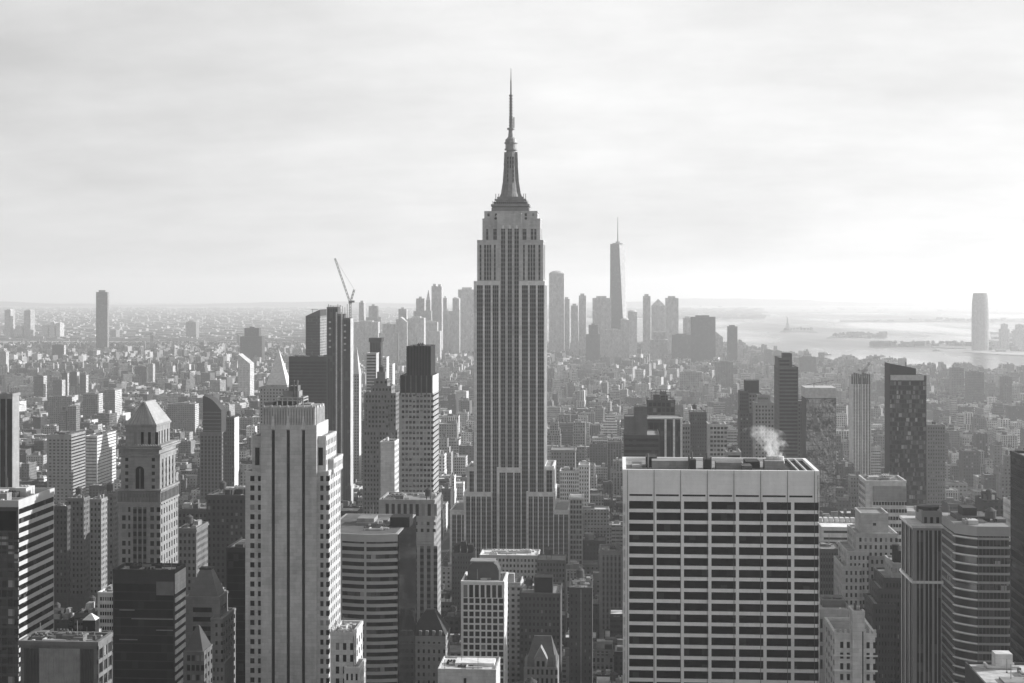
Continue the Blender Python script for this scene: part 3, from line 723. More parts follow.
    t = b.tier(380, 434, 499.5, f=S('grid', cols=9, fl=9, wf=.55, hf=.78, proud=.5, top=1.3, ends=2.5, bottom=0), r=S('grid', cols=8, fl=4, wf=.45, hf=.5, proud=.3), par=1.2)
    # lower shaft
    b.win = [w for w in b.win if w[2][0] or w[4] != 'glass' or w[3][2] > PZ(512, 400, Y)]
    X0, X1, Y0, Y1, z0, z1 = t
    mb = b.wall(); mb.box(X0 - 1, X1 + 1, Y - 1.4, Y - .2, PZ(519, 400, Y), PZ(515.5, 400, Y)); mb.box(X0 - .2, X1 + .2, Y - 1.0, Y, PZ(541, 400, Y), PZ(519, 400, Y)); mb.box(X0 - .2, X1 + .2, Y - 1.2, Y, PZ(543.5, 400, Y), PZ(541.5, 400, Y))
    b.facade(mb, ((X0, Y - 1), (1, 0), (0, -1), X1 - X0), S('grid', cols=9, fl=4, wf=.45, hf=.5, proud=.3, top=1, ends=2), PZ(541, 400, Y), PZ(519.5, 400, Y))
    b.facade(mb, ((X0, Y - 1), (1, 0), (0, -1), X1 - X0), S('strip', cols=8, wf=.55, proud=.5, top=1, ends=3), 0, PZ(543.7, 400, Y))
    b.clutter(t, 5, 2, True, 3); b.done()

    # tower with dark louvred crown
    Y = 1050; D = DR(Y, 432.5, 438.5); b = Bld('office_tower', 'banded grey tower with dark ribbed crown box on its top, left of the tallest tower', 399.5, 432.5, 346, Y, D, 500, tone=.34, short='the ribbed crown tower')
    b.tier(399.5, 432.5, 393, f=S('grid', cols=9, fl=3.6, wf=.7, hf=.5, proud=.3, top=1, ends=1.2, g='mirror'), r=S('band', fl=3.6, hf=.3, proud=.3), par=0)
    t = b.tier(400.3, 432, 375.5, Y + .5, D - 1, yb=394, tone=.045, par=.6)
    rb = b.wall(.17, 'rib'); x0, x1, y0, y1, z0, z1 = t
    for i in range(7): q = x0 + (x1 - x0) * i / 6; rb.box(q - .35, q + .35, y0 - .8, y0, z0 - 1, z1 + .6)
    b.wall(.5, 'side_wall').box(x1, x1 + .5, y0, y1, z0, z1 + .4)  # pale side: sun on the right face painted as tone
    t = b.tier(407, 430.6, 346, Y + 4, D - 8, yb=377, tone=.03, par=.6)
    rb = b.wall(.07, 'rib'); x0, x1, y0, y1, z0, z1 = t
    for i in range(9): q = x0 + (x1 - x0) * i / 8; rb.box(q - .3, q + .3, y0 - .6, y0, z0 - 1, z1 + .6)
    b.clutter(t, 3, 8, False, 2, .1); b.done()

    b = Bld('office_building', 'pale blank windowless slab wall in front of the tower with dark ribbed crown', 380.5, 394.2, 441, 990, DR(990, 394.2, 398.5), 500, tone=.5, short='the pale blank slab')
    t = b.tier(380.5, 394.2, 441.5, r=S('grid', cols=4, fl=3.6, wf=.5, hf=.5, proud=.25), par=.8); b.clutter(t, 2, 1, False, 3); b.done()

    Y = 1160; b = Bld('apartment_tower', 'old stepped apartment tower with many setbacks left of the dark ribbed crown', 363, 397, 373, Y, 34, 505, tone=.24, short='the old stepped tower')
    gs = lambda n: S('grid', cols=n, fl=3.5, wf=.5, hf=.5, proud=.25, top=1, ends=.6)
    b.tier(363, 397, 430, f=gs(11), r=gs(8), par=.8)
    b.tier(364.5, 395.5, 393, Y + 3, 28, yb=431, f=gs(10), r=gs(7), par=.8)
    b.tier(367, 388, 404, Y + 1, 10, yb=431, f=gs(6), r=gs(2), par=.8)
    b.tier(371, 391, 386, Y + 6, 20, yb=394, f=gs(6), r=gs(4), par=.8)
    b.tier(374.5, 387, 379, Y + 9, 14, yb=388, f=gs(3), r=gs(3), par=.6)
    t = b.tier(377, 385, 372, Y + 11, 8, yb=381, par=.4); b.tank((t[0] + t[1]) / 2, Y + 15, t[5] - 2, 2.2, 4, 2); b.done()

    # dark glass tower under construction + its neighbours
    Y = 1690; b = Bld('skyscraper', 'slender dark glass tower under construction with two bright vertical fins, below the tower crane', 327, 350, 305, Y, DR(Y, 350, 352.8), 500, tone=.14, short='the crane topped tower')
    gl_ = S('strip', cols=4, wf=.9, proud=.25, top=1, g='band', ends=.5)
    t = b.tier(327, 337, 307, f=gl_, par=.6); b.tier(337, 343.5, 314, f=S('strip', cols=2, wf=.9, proud=.2, g='band'), par=.6); t2 = b.tier(343.5, 350, 318, f=gl_, par=.6)
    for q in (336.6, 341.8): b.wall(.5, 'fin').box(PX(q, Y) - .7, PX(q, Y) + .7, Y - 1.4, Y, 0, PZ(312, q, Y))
    x1 = t2[1]; b.wall(.42, 'side_wall').box(x1, x1 + .6, Y, Y + t2[3] - t2[2], 0, t2[5])  # paler side tone stands in for sun on the right face
    sc_ = MB()
    for i in range(9):
        q = PX(328, Y) + i * 2.6; sc_.bar((q, Y + 3, PZ(320, 335, Y)), (q, Y + 3, PZ(304 + (i * 5) % 4, 335, Y)), .5)
    for i in range(3): sc_.bar((PX(327, Y), Y + 3, PZ(306 + i * 4, 335, Y)), (PX(341, Y), Y + 3, PZ(306 + i * 4, 335, Y)), .5)
    b.part('scaffolding', sc_, metal(.15))
    for i in range(10):
        m_ = MB(); q = PX(330 + (i % 2) * 15, Y); m_.box(q - 1.2, q + 1.2, Y - .5, Y, PZ(323 + i * 3.1, 335, Y), PZ(321.3 + i * 3.1, 335, Y)); b.part('window', m_, stone(.4))
    b.done()
    crane('slanted luffing tower crane standing on the slender dark glass tower, jib against the sky', PX(349.3, Y), Y + 6, PZ(319, 349, Y), PZ(303, 349, Y), (PX(334.5, Y) - PX(350, Y), PZ(258, 340, Y)), (PX(354, Y) - PX(350, Y), PZ(289.5, 352, Y)), 1.5)

    Y = 2200; D = DR(Y, 320, 326.6); b = Bld('skyscraper', 'dark glass tower with slanted top and paler side, beside the crane topped tower', 305.5, 320, 307, Y, D, 360, tone=.06, short='the slanted top tower')
    X0, X1 = PX(305.8, Y), PX(320, Y)
    mb = b.wall(); za, zb = PZ(316, 306, Y), PZ(309.5, 320, Y)
    mb.box(X0, X1, Y, Y + D, 0, za, bottom=False)
    mb.face([(X0, Y, za), (X1, Y, za), (X1, Y, zb)]); mb.face([(X0, Y + D, za), (X1, Y + D, zb), (X1, Y + D, za)]); mb.face([(X1, Y, za), (X1, Y + D, za), (X1, Y + D, zb), (X1, Y, zb)]); mb.face([(X0, Y, za), (X1, Y, zb), (X1, Y + D, zb), (X0, Y + D, za)])
    b.facade(mb, ((X0, Y), (1, 0), (0, -1), X1 - X0), S('band', fl=4, hf=.75, proud=.2, top=.5, g='band', ends=.4, mull=3), 0, za)
    b.facade(b.wall(.3), ((X1, Y), (0, 1), (1, 0), D), S('grid', cols=9, fl=4, wf=.5, hf=.6, proud=.2, top=.5, g='mirror'), 0, za)  # right face tone raised: its lit look is in the colour
    rt = MB(); rt.bar((X0 + 8, Y + 10, za), (X0 + 8, Y + 10, za + 10), .6); rt.bar((X0 + 5, Y + 10, za + 9), (X0 + 16, Y + 10, za + 9), .6); b.part('roof_hoist', rt, metal(.1)); b.done()
    b = Bld('office_block', 'broad dark block in front of the slanted top tower, left of the slender tower', 289, 327, 356, 1740, 30, 400, tone=.06, short='the broad dark block')
    t = b.tier(289, 328, 356.5, f=S('band', fl=3.8, hf=.65, proud=.2, top=5, g='spandrel', ends=.4), par=.8); b.clutter(t, 3, 2, False, 2, .06); b.done()

    Y = 1900; b = Bld('office_tower', 'stone tower topped by a pale white pyramid, behind the three strip tower', 262, 290, 350, Y, 40, 400, tone=.35, short='the white pyramid')
    t = b.tier(260, 291, 387, f=S('grid', cols=10, fl=4, wf=.45, hf=.5, proud=.3), par=1); t = b.tier(266, 287, 385, Y + 6, 26, yb=389, par=.5)
    x0, x1, y0, y1, _, z = t; rf = MB(); cx, cy = (x0 + x1) / 2, (y0 + y1) / 2
    rf.frustum((x0, x1, y0, y1), (cx - .8, cx + .8, cy - .8, cy + .8), z + .6, PZ(351, 277, Y + 19)); rf.cyl(cx, cy, .8, PZ(351, 277, Y + 19), PZ(348, 277, Y + 19), 8, .1); b.part('pyramid_roof', rf, stone(.62, .5, .06)); b.done()
    Y = 2100; b = Bld('clock_tower', 'slim stone tower with pointed pyramid spire right of the slender tower under the crane', 352, 359.5, 347, Y, 18, 480, tone=.36, cat='tower', short='the pointed spire')
    t = b.tier(352, 359, 374, f=S('grid', cols=3, fl=4, wf=.5, hf=.5, proud=.2), par=.8)
    x0, x1, y0, y1, _, z = t; rf = MB(); cx, cy = (x0 + x1) / 2, (y0 + y1) / 2
    rf.frustum((x0, x1, y0, y1), (cx - .9, cx + .9, cy - .9, cy + .9), z + .5, PZ(350, 355, Y)); rf.cyl(cx, cy, 1, PZ(350, 355, Y), PZ(346.5, 355, Y), 8, .1); b.part('spire', rf, stone(.5))
    b.wall(.6, 'side_wall').box(x1, x1 + .4, y0, y1, 0, z); b.done()  # right wall given a paler tone for its sunlit brightness
    b = Bld('office_tower', 'thin dark tower with overhanging flat cap right of the pointed spire', 370, 380.6, 338, 1900, 16, 375, tone=.05, short='the thin capped tower')
    t = b.tier(370, 380.6, 342, f=S('strip', cols=4, wf=.7, proud=.2, g='band'), par=.2); m_ = MB(); m_.box(t[0] - 1.4, t[1] + 1.4, t[2] - 1, t[3] + 1, t[5] + .3, t[5] + 5.2); b.part('roof_cap', m_, stone(.05)); b.done()
    b = Bld('apartment_tower', 'light banded apartment tower in front of the thin capped tower', 366.5, 376, 353, 1820, 22, 385, tone=.4, short='the light banded tower')
    b.tier(366.5, 376, 353, f=S('band', fl=3.6, hf=.4, proud=.3, ends=.3), par=.8); b.done()
    for a, c, yt, yy, lb in ((381.5, 386.5, 357, 2050, 'narrow white slab tower left of the dark ribbed crown, nearer of two'), (387, 392.5, 364, 2130, 'narrow white slab tower left of the dark ribbed crown, shorter of two')):
        b = Bld('apartment_tower', lb, a, c, yt, yy, 22, 400, tone=.55, short=None); b.tier(a, c, yt, f=S('grid', cols=4, fl=3.4, wf=.4, hf=.45, proud=.2), par=.8); b.done()

def lattice(mb, a, b, w, n, r):
    a, b = Vector(a), Vector(b); d = (b - a); u = d.normalized().cross(Vector((0, 1, 0)))
    if u.length < .05: u = Vector((1, 0, 0))
    u = u.normalized() * w / 2; v = d.normalized().cross(u).normalized() * w / 2
    C = [u + v, u - v, -u - v, -u + v]
    for c in C: mb.bar(a + c, b + c, r)
    for i in range(n):
        p, q = a + d * i / n, a + d * (i + 1) / n
        for k in range(4): mb.bar(p + C[k], q + C[(k + 1) % 4], r * .7)

def crane(label, x, y, z0, z1, jib, cjib, w):
    o = (x, y, z0); root = empty('tower_crane', o, label, 'crane')
    m = metal(.12)
    mb = MB(); lattice(mb, (x, y, z0), (x, y, z1), w * 1.3, 6, w * .22); mb.build('mast', m, root, o)
    mb = MB(); lattice(mb, (x, y, z1), (x + jib[0], y, jib[1]), w, 12, w * .2); mb.build('jib', m, root, o)
    mb = MB(); lattice(mb, (x, y, z1), (x + cjib[0], y, cjib[1]), w, 4, w * .25); mb.build('counter_jib', m, root, o)
    mb = MB(); mb.box(x - w * 1.1, x + w * 1.1, y - w, y + w, z1 - w * .4, z1 + w * 1.4); mb.box(x + w, x + w * 3.2, y - w, y + w, z1 + w * .3, z1 + w * 1.8); mb.build('cab', metal(.2), root, o)
    mb = MB(); mb.bar((x + cjib[0], y, cjib[1]), (x + jib[0], y, jib[1]), w * .12); mb.build('tie_cable', m, root, o)

def hero_left_mid():
    b = Bld('office_tower', 'dark tower with vertical strips cut by the left edge above the striped tower', -14, 12, 393, 1000, DR(1000, 12, 19.5), 492, tone=.3, short='the left edge tower')
    t = b.tier(-14, 12, 393.5, f=S('strip', cols=4, wf=.8, proud=.5, ends=.6, top=2, g='band'), r=None, par=1.5); b.clutter(t, 3, 1, False, 3, .3); b.done()
    Y = 1720; b = Bld('office_block', 'square office block with a regular grid of small windows and banded bright side', 47.3, 71.2, 434, Y, DR(Y, 71.2, 85.6), 498, tone=.3, short='the square grid block')
    t = b.tier(47.3, 71.2, 434.5, f=S('grid', cols=6, fl=3.7, wf=.55, hf=.5, proud=.35, top=5, ends=1.2), r=S('band', fl=3.7, hf=.42, proud=.3, top=2, ends=.3), par=.8); b.clutter(t, 4, 9, False, 3, .1); b.done()
    b = Bld('office_block', 'low wide banded block just right of the square grid block', 85.6, 101, 433, 1820, 70, 470, tone=.5)
    t = b.tier(85, 97, 436, f=S('band', fl=3.9, hf=.25, proud=.2), r=S('band', fl=3.9, hf=.25, proud=.2), par=.8); b.clutter(t, 3, 3); b.done()
    for a, c, e, yt, lb in ((59, 65.5, 67, 411, 'left one of two slim towers behind the square grid block'), (67.6, 76, 80, 406, 'right one of two slim towers behind the square grid block')):
        b = Bld('apartment_tower', lb, a, c, yt, 2350, DR(2350, c, e), 436, tone=.24); g_ = S('grid', cols=5, fl=3.3, wf=.5, hf=.5, proud=.25, top=1)
        t = b.tier(a, c, yt, f=g_, r=g_, par=.8); b.tank((t[0] + t[1]) / 2, t[2] + 8, t[5], 2.2, 4, 2.5); b.done()
    # shaded canyon buildings
    for i, (a, c, e, yt, Y, tn, lb) in enumerate(((52, 67, 70, 506, 905, .12, 'dark block with bright edge in the shaded street row right of the striped tower'), (68, 83.5, 89.5, 498, 930, .2, 'tall shaded masonry block, second in the street row right of the striped tower'),
                                     (90, 101, 107, 499, 950, .3, 'shaded block with sunlit side, third in the street row right of the striped tower'), (98, 113, 118.5, 494, 985, .22, 'rearmost tall block in the street row, just left of the ornate tower'))):
        b = Bld('apartment_block', lb, a, c, yt, Y, DR(Y, c, e), 570, tone=tn); g_ = S('grid', bay=2.6, fl=3.4, wf=.45, hf=.5, proud=.25, top=1.2)
        t = b.tier(a, c, yt, f=g_, r=g_, par=1); b.clutter(t, 3, i, i % 2 == 1, 3.5, .3); b.cornice(t, t[5] - 1, .7, .6); b.done()
    b = Bld('office_building', 'small white building with four rows of dark windows, left of the black glass slab', 98.5, 113, 592, 705, 18, 640, tone=.6)
    t = b.tier(98.5, 112.5, 592, f=S('grid', cols=6, fl=3.4, wf=.82, hf=.5, proud=.3, top=1.5, ends=.7), par=.8); b.clutter(t, 2, 2); b.done()
    b = Bld('brick_building', 'low dark building with small white pyramid skylight behind the ribbed block', 78, 97, 612, 640, 18, 690, tone=.1)
    t = b.tier(70, 96, 640, f=S('grid', cols=7, fl=3.6, wf=.45, hf=.5, proud=.25), par=.8); x, y = PX(90, 648), 650
    m_ = MB(); m_.box(x - 3, x + 2.4, y - 2.5, y + 2.5, t[5], t[5] + 7.5); b.part('bulkhead', m_, stone(.02)); m_ = MB(); m_.frustum((x - 3.2, x + 2.6, y - 2.7, y + 2.7), (x - .5, x, y - .2, y + .2), t[5] + 7.5, t[5] + 10); b.part('pyramid_skylight', m_, stone(.7)); b.clutter(t, 5, 3, True, 2.5); b.done()
    # right of the ornate tower
    Y = 1500; b = Bld('apartment_tower', 'brick tower with curved netting clad top and vertical window strips', 201, 221.5, 391, Y, DR(Y, 221.5, 223), 500, tone=.2, short='the curved top tower')
    t = b.tier(200.5, 221.5, 432, f=S('strip', cols=6, wf=.6, proud=.4, top=3), r=S('grid', bay=3, wf=.5, proud=.2), par=1)
    m_ = MB(); X0, X1 = t[0] + 1.5, t[1] - 1; z = t[5]; pts = [(X0, z), (X1, z)] + [(X0 + (X1 - X0) * (1 - i / 8), z + 18 + 18 * math.sin(math.pi / 2 * (.15 + .85 * i / 8))) for i in range(9)]
    y0, y1 = Y + 3, Y + 22
    m_.face([(p[0], y0, p[1]) for p in pts]); m_.face([(p[0], y1, p[1]) for p in pts[::-1]])
    for i in range(len(pts)): p, q = pts[i], pts[(i + 1) % len(pts)]; m_.face([(q[0], y0, q[1]), (p[0], y0, p[1]), (p[0], y1, p[1]), (q[0], y1, q[1])])
    b.part('curved_top', m_, stone(.07))
    for i in range(6): m_ = MB(); m_.box(X0, X1 - .3, y0 - .25, y0 - .02, z + 2 + i * 3.6, z + 2.3 + i * 3.6); b.part('floor_line', m_, metal(.25))
    b.done()
    Y = 1580; b = Bld('apartment_tower', 'dark tower with a brilliant sunlit right edge, beside the curved top brick tower', 222.5, 234, 415, Y, DR(Y, 234, 238.5), 500, tone=.13, short='the brilliant edge tower')
    g_ = S('grid', cols=5, fl=3.4, wf=.5, hf=.55, proud=.3); t = b.tier(222.5, 234, 417, f=g_, par=1); b.wall(.66, 'side_wall').box(t[1], t[1] + .6, t[2], t[3], 0, t[5]); b.clutter(t, 2, 4, True, 5, .1); b.done()  # side wall tone carries the sunlit brightness of that edge
    for i, (a, c, e, yt, yb, Y, D, tn, lb) in enumerate(((207, 248, 0, 495, 575, 905, 40, .1, 'wide dark block with rows of glinting windows left of the three strip tower'), (178, 207, 0, 509, 560, 930, 34, .17, 'brown block with a cornice right of the ornate tower'),
                                        (178.5, 196, 0, 528, 575, 850, 24, .22, 'lower sunlit block close against the ornate tower at its right'))):
        b = Bld('office_block', lb, a, c, yt, Y, D, yb, tone=tn); g_ = S('grid', bay=2.7, fl=3.7, wf=.5, hf=.5, proud=.3, top=2)
        t = b.tier(a, c, yt, f=g_, r=g_, par=1); b.cornice(t, t[5] - .8, .7, .8); b.clutter(t, 5, i + 20, True, 4); b.done()

hero(); hero_left_mid()

def hero_right():
    # wide travertine slab with black window bands
    Y = 600; D = 44
    b = Bld('office_tower', 'wide pale office slab with a grid of long black windows and blank top band', 624.6, 817, 457, Y, D, 690, tone=.76, short='the wide pale slab'); b.smooth = True
    X0, X1 = PX(624.6, Y), PX(817.2, Y); zt = PZ(470, 720, Y)
    t = b.tierw(X0, X1, Y, Y + D, 0, zt - 1.2, .76, S('grid', cols=7, fl=4.33, wf=.885, hf=.70, proud=.7, top=PZ(470, 720, Y) - PZ(501.5, 720, Y) - 1.2, ends=1.15, g='black'), None, S('grid', bay=6, fl=4.33, wf=.8, hf=.7, proud=.6, top=12, ends=2, g='black'), par=0)
    X0, X1, Y0, Y1, z0, z1 = t; mb = b.wall()
    # parapet with an open light well on the roof
    mb.box(X0 - .8, X1 + .8, Y0 - .8, Y0 + .6, z1 - .3, zt); mb.box(X0 - .8, X1 + .8, Y1 - .6, Y1 + .8, z1 - .3, zt); mb.box(X0 - .8, X0 + .6, Y0 + .6, Y1 - .6, z1 - .3, zt); mb.box(X1 - .6, X1 + .8, Y0 + .6, Y1 - .6, z1 - .3, zt)
    jn = MB(); w7 = (X1 - X0 - 2.3) / 7
    for i in range(8): q = X0 + 1.15 + w7 * i; jn.box(q - .08, q + .08, Y0 - .83, Y0 - .69, 20, zt - .02)
    b.part('joint', jn, stone(.12))
    for i in range(7):
        m_ = MB(); q = X0 + 1.15 + w7 * i; m_.box(q + .7, q + w7 - .7, Y0 - .72, Y0 - .1, PZ(496.4, 720, Y), PZ(494.6, 720, Y)); b.part('vent_slot', m_, glass('black'))
    for a, c, yt, yy, dd, tn in ((652, 692, 459.5, 10, 10, .28), (646, 657, 456, 18, 10, .03), (690, 696, 458.5, 6, 6, .04), (704, 711, 458, 7, 8, .04), (716, 742, 461, 10, 8, .25), (746, 760, 460, 16, 14, .05), (765, 784, 459, 12, 9, .3), (632, 642, 464, 12, 12, .35), (742, 752, 464, 5, 9, .12)):
        m_ = MB(); m_.box(PX(a, Y + yy), PX(c, Y + yy), Y + yy, Y + yy + dd, z1, PZ(yt, 700, Y + yy) - .6); b.part('bulkhead', m_, stone(tn))
    for a, yt in ((689, 455), (692, 452), (707, 453), (711, 457), (648, 454)):
        m_ = MB(); m_.cyl(PX(a, Y + 8), Y + 8, .35, z1, PZ(yt, 700, Y + 8), 6); b.part('mast', m_, metal(.08))
    m_ = MB(); xa, xb = PX(768, Y + 16), PX(783, Y + 16)
    for i in range(3): m_.cyl(xa + (xb - xa) * (i + .5) / 3, Y + 18, 1.8, z1 + 2, z1 + 4.8, 14, 1.5)
    b.part('cooling_tower', m_, stone(.5))
    for q in (X1 - 7, X1 - 4):
        m_ = MB(); m_.box(q, q + .5, Y0 + .6, Y1 - .6, z1 + .4, z1 + 1.1); b.part('roof_beam', m_, stone(.5))
    m_ = MB(); m_.box(X1 - 14, X1 - .65, Y0 + .7, Y1 - .7, z1 + .1, z1 + .25); b.part('light_well', m_, stone(.04)); b.done()

    # behind the slab
    b = Bld('office_block', 'dark stepped low block with grey penthouse behind the wide pale slab, at its left', 624, 659, 406, 1000, 40, 462, tone=.1, short='the dark stepped block')
    g_ = S('band', fl=3.6, hf=.5, proud=.25, ends=.3)
    b.tier(624, 659, 435, f=g_, par=.8); b.tier(624, 640, 417, 1006, 24, yb=437, tone=.2, par=.6); t = b.tier(634, 647, 406.5, 1004, 20, yb=437, tone=.17, par=.6); b.clutter(t, 2, 2, False, 2); b.done()
    Y = 1060; b = Bld('office_block', 'block with bold white vertical piers and white roof edge behind the wide pale slab', 648, 682, 418, Y, 36, 460, tone=.07, short='the white piered block')
    t = b.tier(648, 682, 419, f=S('strip', cols=6, wf=.9, proud=.15, g='band', top=2), par=.5); p = b.wall(.62, 'pier')
    for a in (665.5, 674, 681.3): p.box(PX(a, Y) - .7, PX(a, Y) + .7, Y - 1, Y, 0, t[5] + .5)
    p.box(t[0] - 4, t[1] + .6, Y - 1.2, Y + 1, t[5] + .5, t[5] + 1.6); b.done()
    b = Bld('apartment_tower', 'dark open frame building rising behind the white piered block', 647, 676, 390, 1260, 26, 420, tone=.09, short='the open frame building')
    t = b.tier(647.5, 674, 400, f=S('grid', cols=6, fl=4.5, wf=.75, hf=.7, proud=.9, ends=.5), par=.6)
    fr = MB(); x0, x1, y0, y1, _, z = t
    for k in range(4):
        for q in range(5): x = x0 + 3 + (x1 - x0 - 6) * q / 4; fr.bar((x, y0 + 3, z), (x, y0 + 3, z + 9 - abs(q - 2)), .6)
        fr.bar((x0 + 3, y0 + 3, z + 2.2 * k + 2), (x1 - 3, y0 + 3, z + 2.2 * k + 2), .5)
    b.part('roof_frame', fr, metal(.14)); b.clutter(t, 4, 6, False, 7, .1); b.done()
    for a, c, yt, Y, tn, yb, lb, st in ((690, 706.5, 412, 1330, .13, 458, 'plain brown brick slab behind the middle of the wide pale slab roof', S('grid', cols=7, fl=3.3, wf=.35, hf=.4, proud=.2)),
                                (708.5, 726, 424, 1220, .42, 458, 'light block with horizontal window rows behind the wide pale slab roof', S('grid', cols=5, fl=3.4, wf=.75, hf=.55, proud=.35, ends=1)),
                                (682.5, 690, 424, 1120, .3, 460, 'narrow grey block between the white piered block and the brown brick slab', S('grid', cols=3, fl=3.3, wf=.5, hf=.5, proud=.25)),
                                (755, 774, 403, 1340, .3, 460, 'sunlit pale stepped block left of the tall banded dark tower', S('grid', cols=6, fl=3.3, wf=.5, hf=.5, proud=.25)),
                                (727, 741, 452, 1100, .35, 462, 'small light block with flat roof beside the dark stepped tower', S('band', fl=3.4, proud=.25))):
        b = Bld('apartment_block', lb, a, c, yt, Y, 24, yb, tone=tn); t = b.tier(a, c, yt, f=st, r=st, par=.8)
        if a == 755: b.tier(758, 770, 395, Y + 5, 12, yb=405, f=st, par=.6)
        b.clutter(t, 3, int(a), a in (690, 755), 4); b.done()
    Y = 1420; b = Bld('apartment_tower', 'dark stepped tower with narrow flat top left of the tall banded dark tower', 740, 766, 380, Y, 28, 460, tone=.09, short='the dark stepped tower')
    g_ = S('grid', cols=4, fl=3.4, wf=.6, hf=.5, proud=.2)
    b.tier(740, 766, 412, f=S('grid', cols=9, fl=3.4, wf=.5, hf=.5, proud=.2), par=.6); b.tier(739.8, 748, 391, Y + 1, 20, yb=413, f=g_, par=.6); b.tier(749, 761, 393, Y - 1, 20, yb=413, tone=.2, f=g_, par=.6); b.tier(756, 766, 401, Y + 1, 20, yb=413, f=g_, par=.6); t = b.tier(745, 759, 380.5, Y + 5, 14, yb=395, tone=.06, par=.6); b.done()
    Y = 1500; b = Bld('skyscraper', 'tall banded dark tower with stepped top rising behind the steam', 779, 798, 353, Y, 30, 462, tone=.12, short='the banded dark tower')
    st = S('band', fl=3.5, hf=.55, proud=.2, ends=.5, g='black')
    b.tier(779, 798, 367, f=st, d=46, l=S('grid', bay=5, fl=3.5, wf=.3, hf=.4, proud=.15), par=.8); b.tier(778.9, 790, 357.5, Y + 2, 40, yb=368, f=st, par=.8); t = b.tier(783, 792, 353.5, Y + 5, 14, yb=368, tone=.07, par=.6); b.tier(798, 806, 401, Y + 2, 24, f=S('strip', cols=3, wf=.5, proud=.3), par=.8); b.done()
    Y = 1400; b = Bld('office_tower', 'mirror glass tower reflecting its neighbours under a pale plain top band', 806, 836, 384, Y, 34, 480, tone=.06, short='the mirror glass tower')
    t = b.tier(806, 836, 388.5, par=0, tone=.05); x0, x1, y0, y1, _, z1 = t
    m_ = MB(); m_.box(x0 - .4, x1 + .4, y0 - .4, y1, z1 - 8.5, z1 + .6); b.part('top_band', m_, metal(.4))
    b.facade(b.wall(.05), ((x0, y0), (1, 0), (0, -1), x1 - x0), S('grid', cols=9, fl=4.2, wf=.93, hf=.92, proud=.1, top=9, g='warp'), 0, z1)
    m_ = MB(); m_.bar((x0 + 8, Y + 8, z1), (x0 + 8, Y + 8, z1 + 5), .5); m_.bar((x0 + 2, Y + 8, z1 + 3), (x1 - 1, Y + 8, z1 + 7), .5); b.part('roof_hoist', m_, metal(.1)); b.done()
    Y = 1800; b = Bld('skyscraper', 'pale concrete tower of vertical strips under construction with ragged top, by the small crane', 852, 870.5, 375, Y, 22, 450, tone=.5, short='the pale strip tower')
    t = b.tier(852, 860.5, 376, f=S('strip', cols=3, wf=.35, proud=.5, ends=.8), par=.4); b.tier(862, 870.5, 376, f=S('strip', cols=3, wf=.45, proud=.5, ends=.6), par=.4); b.tier(860, 862.5, 378, Y + 2, 18, tone=.05, par=.2)
    sk = b.wall(.09, 'formwork')
    for a in range(9): q = PX(851.5 + a * 2.15, Y); sk.box(q, q + 1.7, Y - .9, Y + 2, PZ(384, 861, Y), PZ(374.2 - (a * 3 % 4) * .5, 861, Y))
    b.done()
    crane('small light crane with raised jib on top of the pale strip tower', PX(864, Y), Y + 8, PZ(376, 864, Y), PZ(372, 864, Y), (PX(871, Y) - PX(864, Y), PZ(363, 868, Y)), (PX(859, Y) - PX(864, Y), PZ(370.5, 860, Y)), 1.6)
    # dark residential tower with slanted top
    Y = 1200; b = Bld('skyscraper', 'broad dark glass apartment tower with slanted top and pale strip below it, at the right', 883, 927, 363, Y, 24, 510, tone=.07, short='the slanted apartment tower')
    X0, X1 = PX(889.5, Y), PX(926.5, Y); Xl = X0; za, zb, zr = PZ(363.5, 886, Y), PZ(368.5, 910, Y), PZ(375.5, 925, Y)
    mb = b.wall(); mb.box(X0, X1, Y + .4, Y + 22, 0, zr - 4)
    pr = b.wall(.05, 'crown')
    xa, xm, xb = Xl, PX(916, Y), X1
    for (p, q, zp, zq) in ((xa, xm, za, zb), (xm, xb, zb - 5, zr)):
        pr.face([(p, Y, zr - 4.2), (q, Y, zr - 4.2), (q, Y, zq), (p, Y, zp)]); pr.face([(q, Y + 22, zr - 4.2), (p, Y + 22, zr - 4.2), (p, Y + 22, zp), (q, Y + 22, zq)]); pr.face([(p, Y, zp), (q, Y, zq), (q, Y + 22, zq), (p, Y + 22, zp)]); pr.face([(q, Y, zr - 4.2), (q, Y + 22, zr - 4.2), (q, Y + 22, zq), (q, Y, zq)]); pr.face([(p, Y + 22, zr - 4.2), (p, Y, zr - 4.2), (p, Y, zp), (p, Y + 22, zp)])
    m_ = MB(); m_.box(PX(890.5, Y), PX(924, Y), Y - .3, Y + .3, PZ(380.3, 908, Y), PZ(375, 908, Y)); b.part('top_band', m_, metal(.4))
    rr2 = random.Random(5); fl = 3.45; z = PZ(381.5, 908, Y); k = 0
    while z - fl > PZ(515, 908, Y):
        mb.box(X0, X1, Y - .25, Y + .4, z - fl, z - fl + .55); x = X0 + .3
        while x < X1 - 1:
            w = min(rr2.choice([1.2, 1.5, 1.9, 2.6]), X1 - .2 - x); v = rr2.random()
            b.win.append((round(w - .25, 2), 2.75, (0, -1), (x + w / 2, Y + .34, z - 1.4), 'band' if v < .5 else ('glass' if v < .6 else 'panel'))); x += w
        z -= fl; k += 1
    m_ = MB(); m_.bar((PX(907, Y), Y + 5, za - 5), (PX(907, Y), Y + 5, za + 1), .7); b.part('mast', m_, metal(.1)); b.done()
    b = Bld('apartment_block', 'grey brick block right of the slanted dark apartment tower', 927.5, 945, 425, 1500, 30, 480, tone=.2, short='the grey brick block'); t = b.tier(927.5, 945, 425, f=S('grid', cols=7, fl=3.5, wf=.5, hf=.45, proud=.25), par=.8); b.clutter(t, 2, 3); b.done()

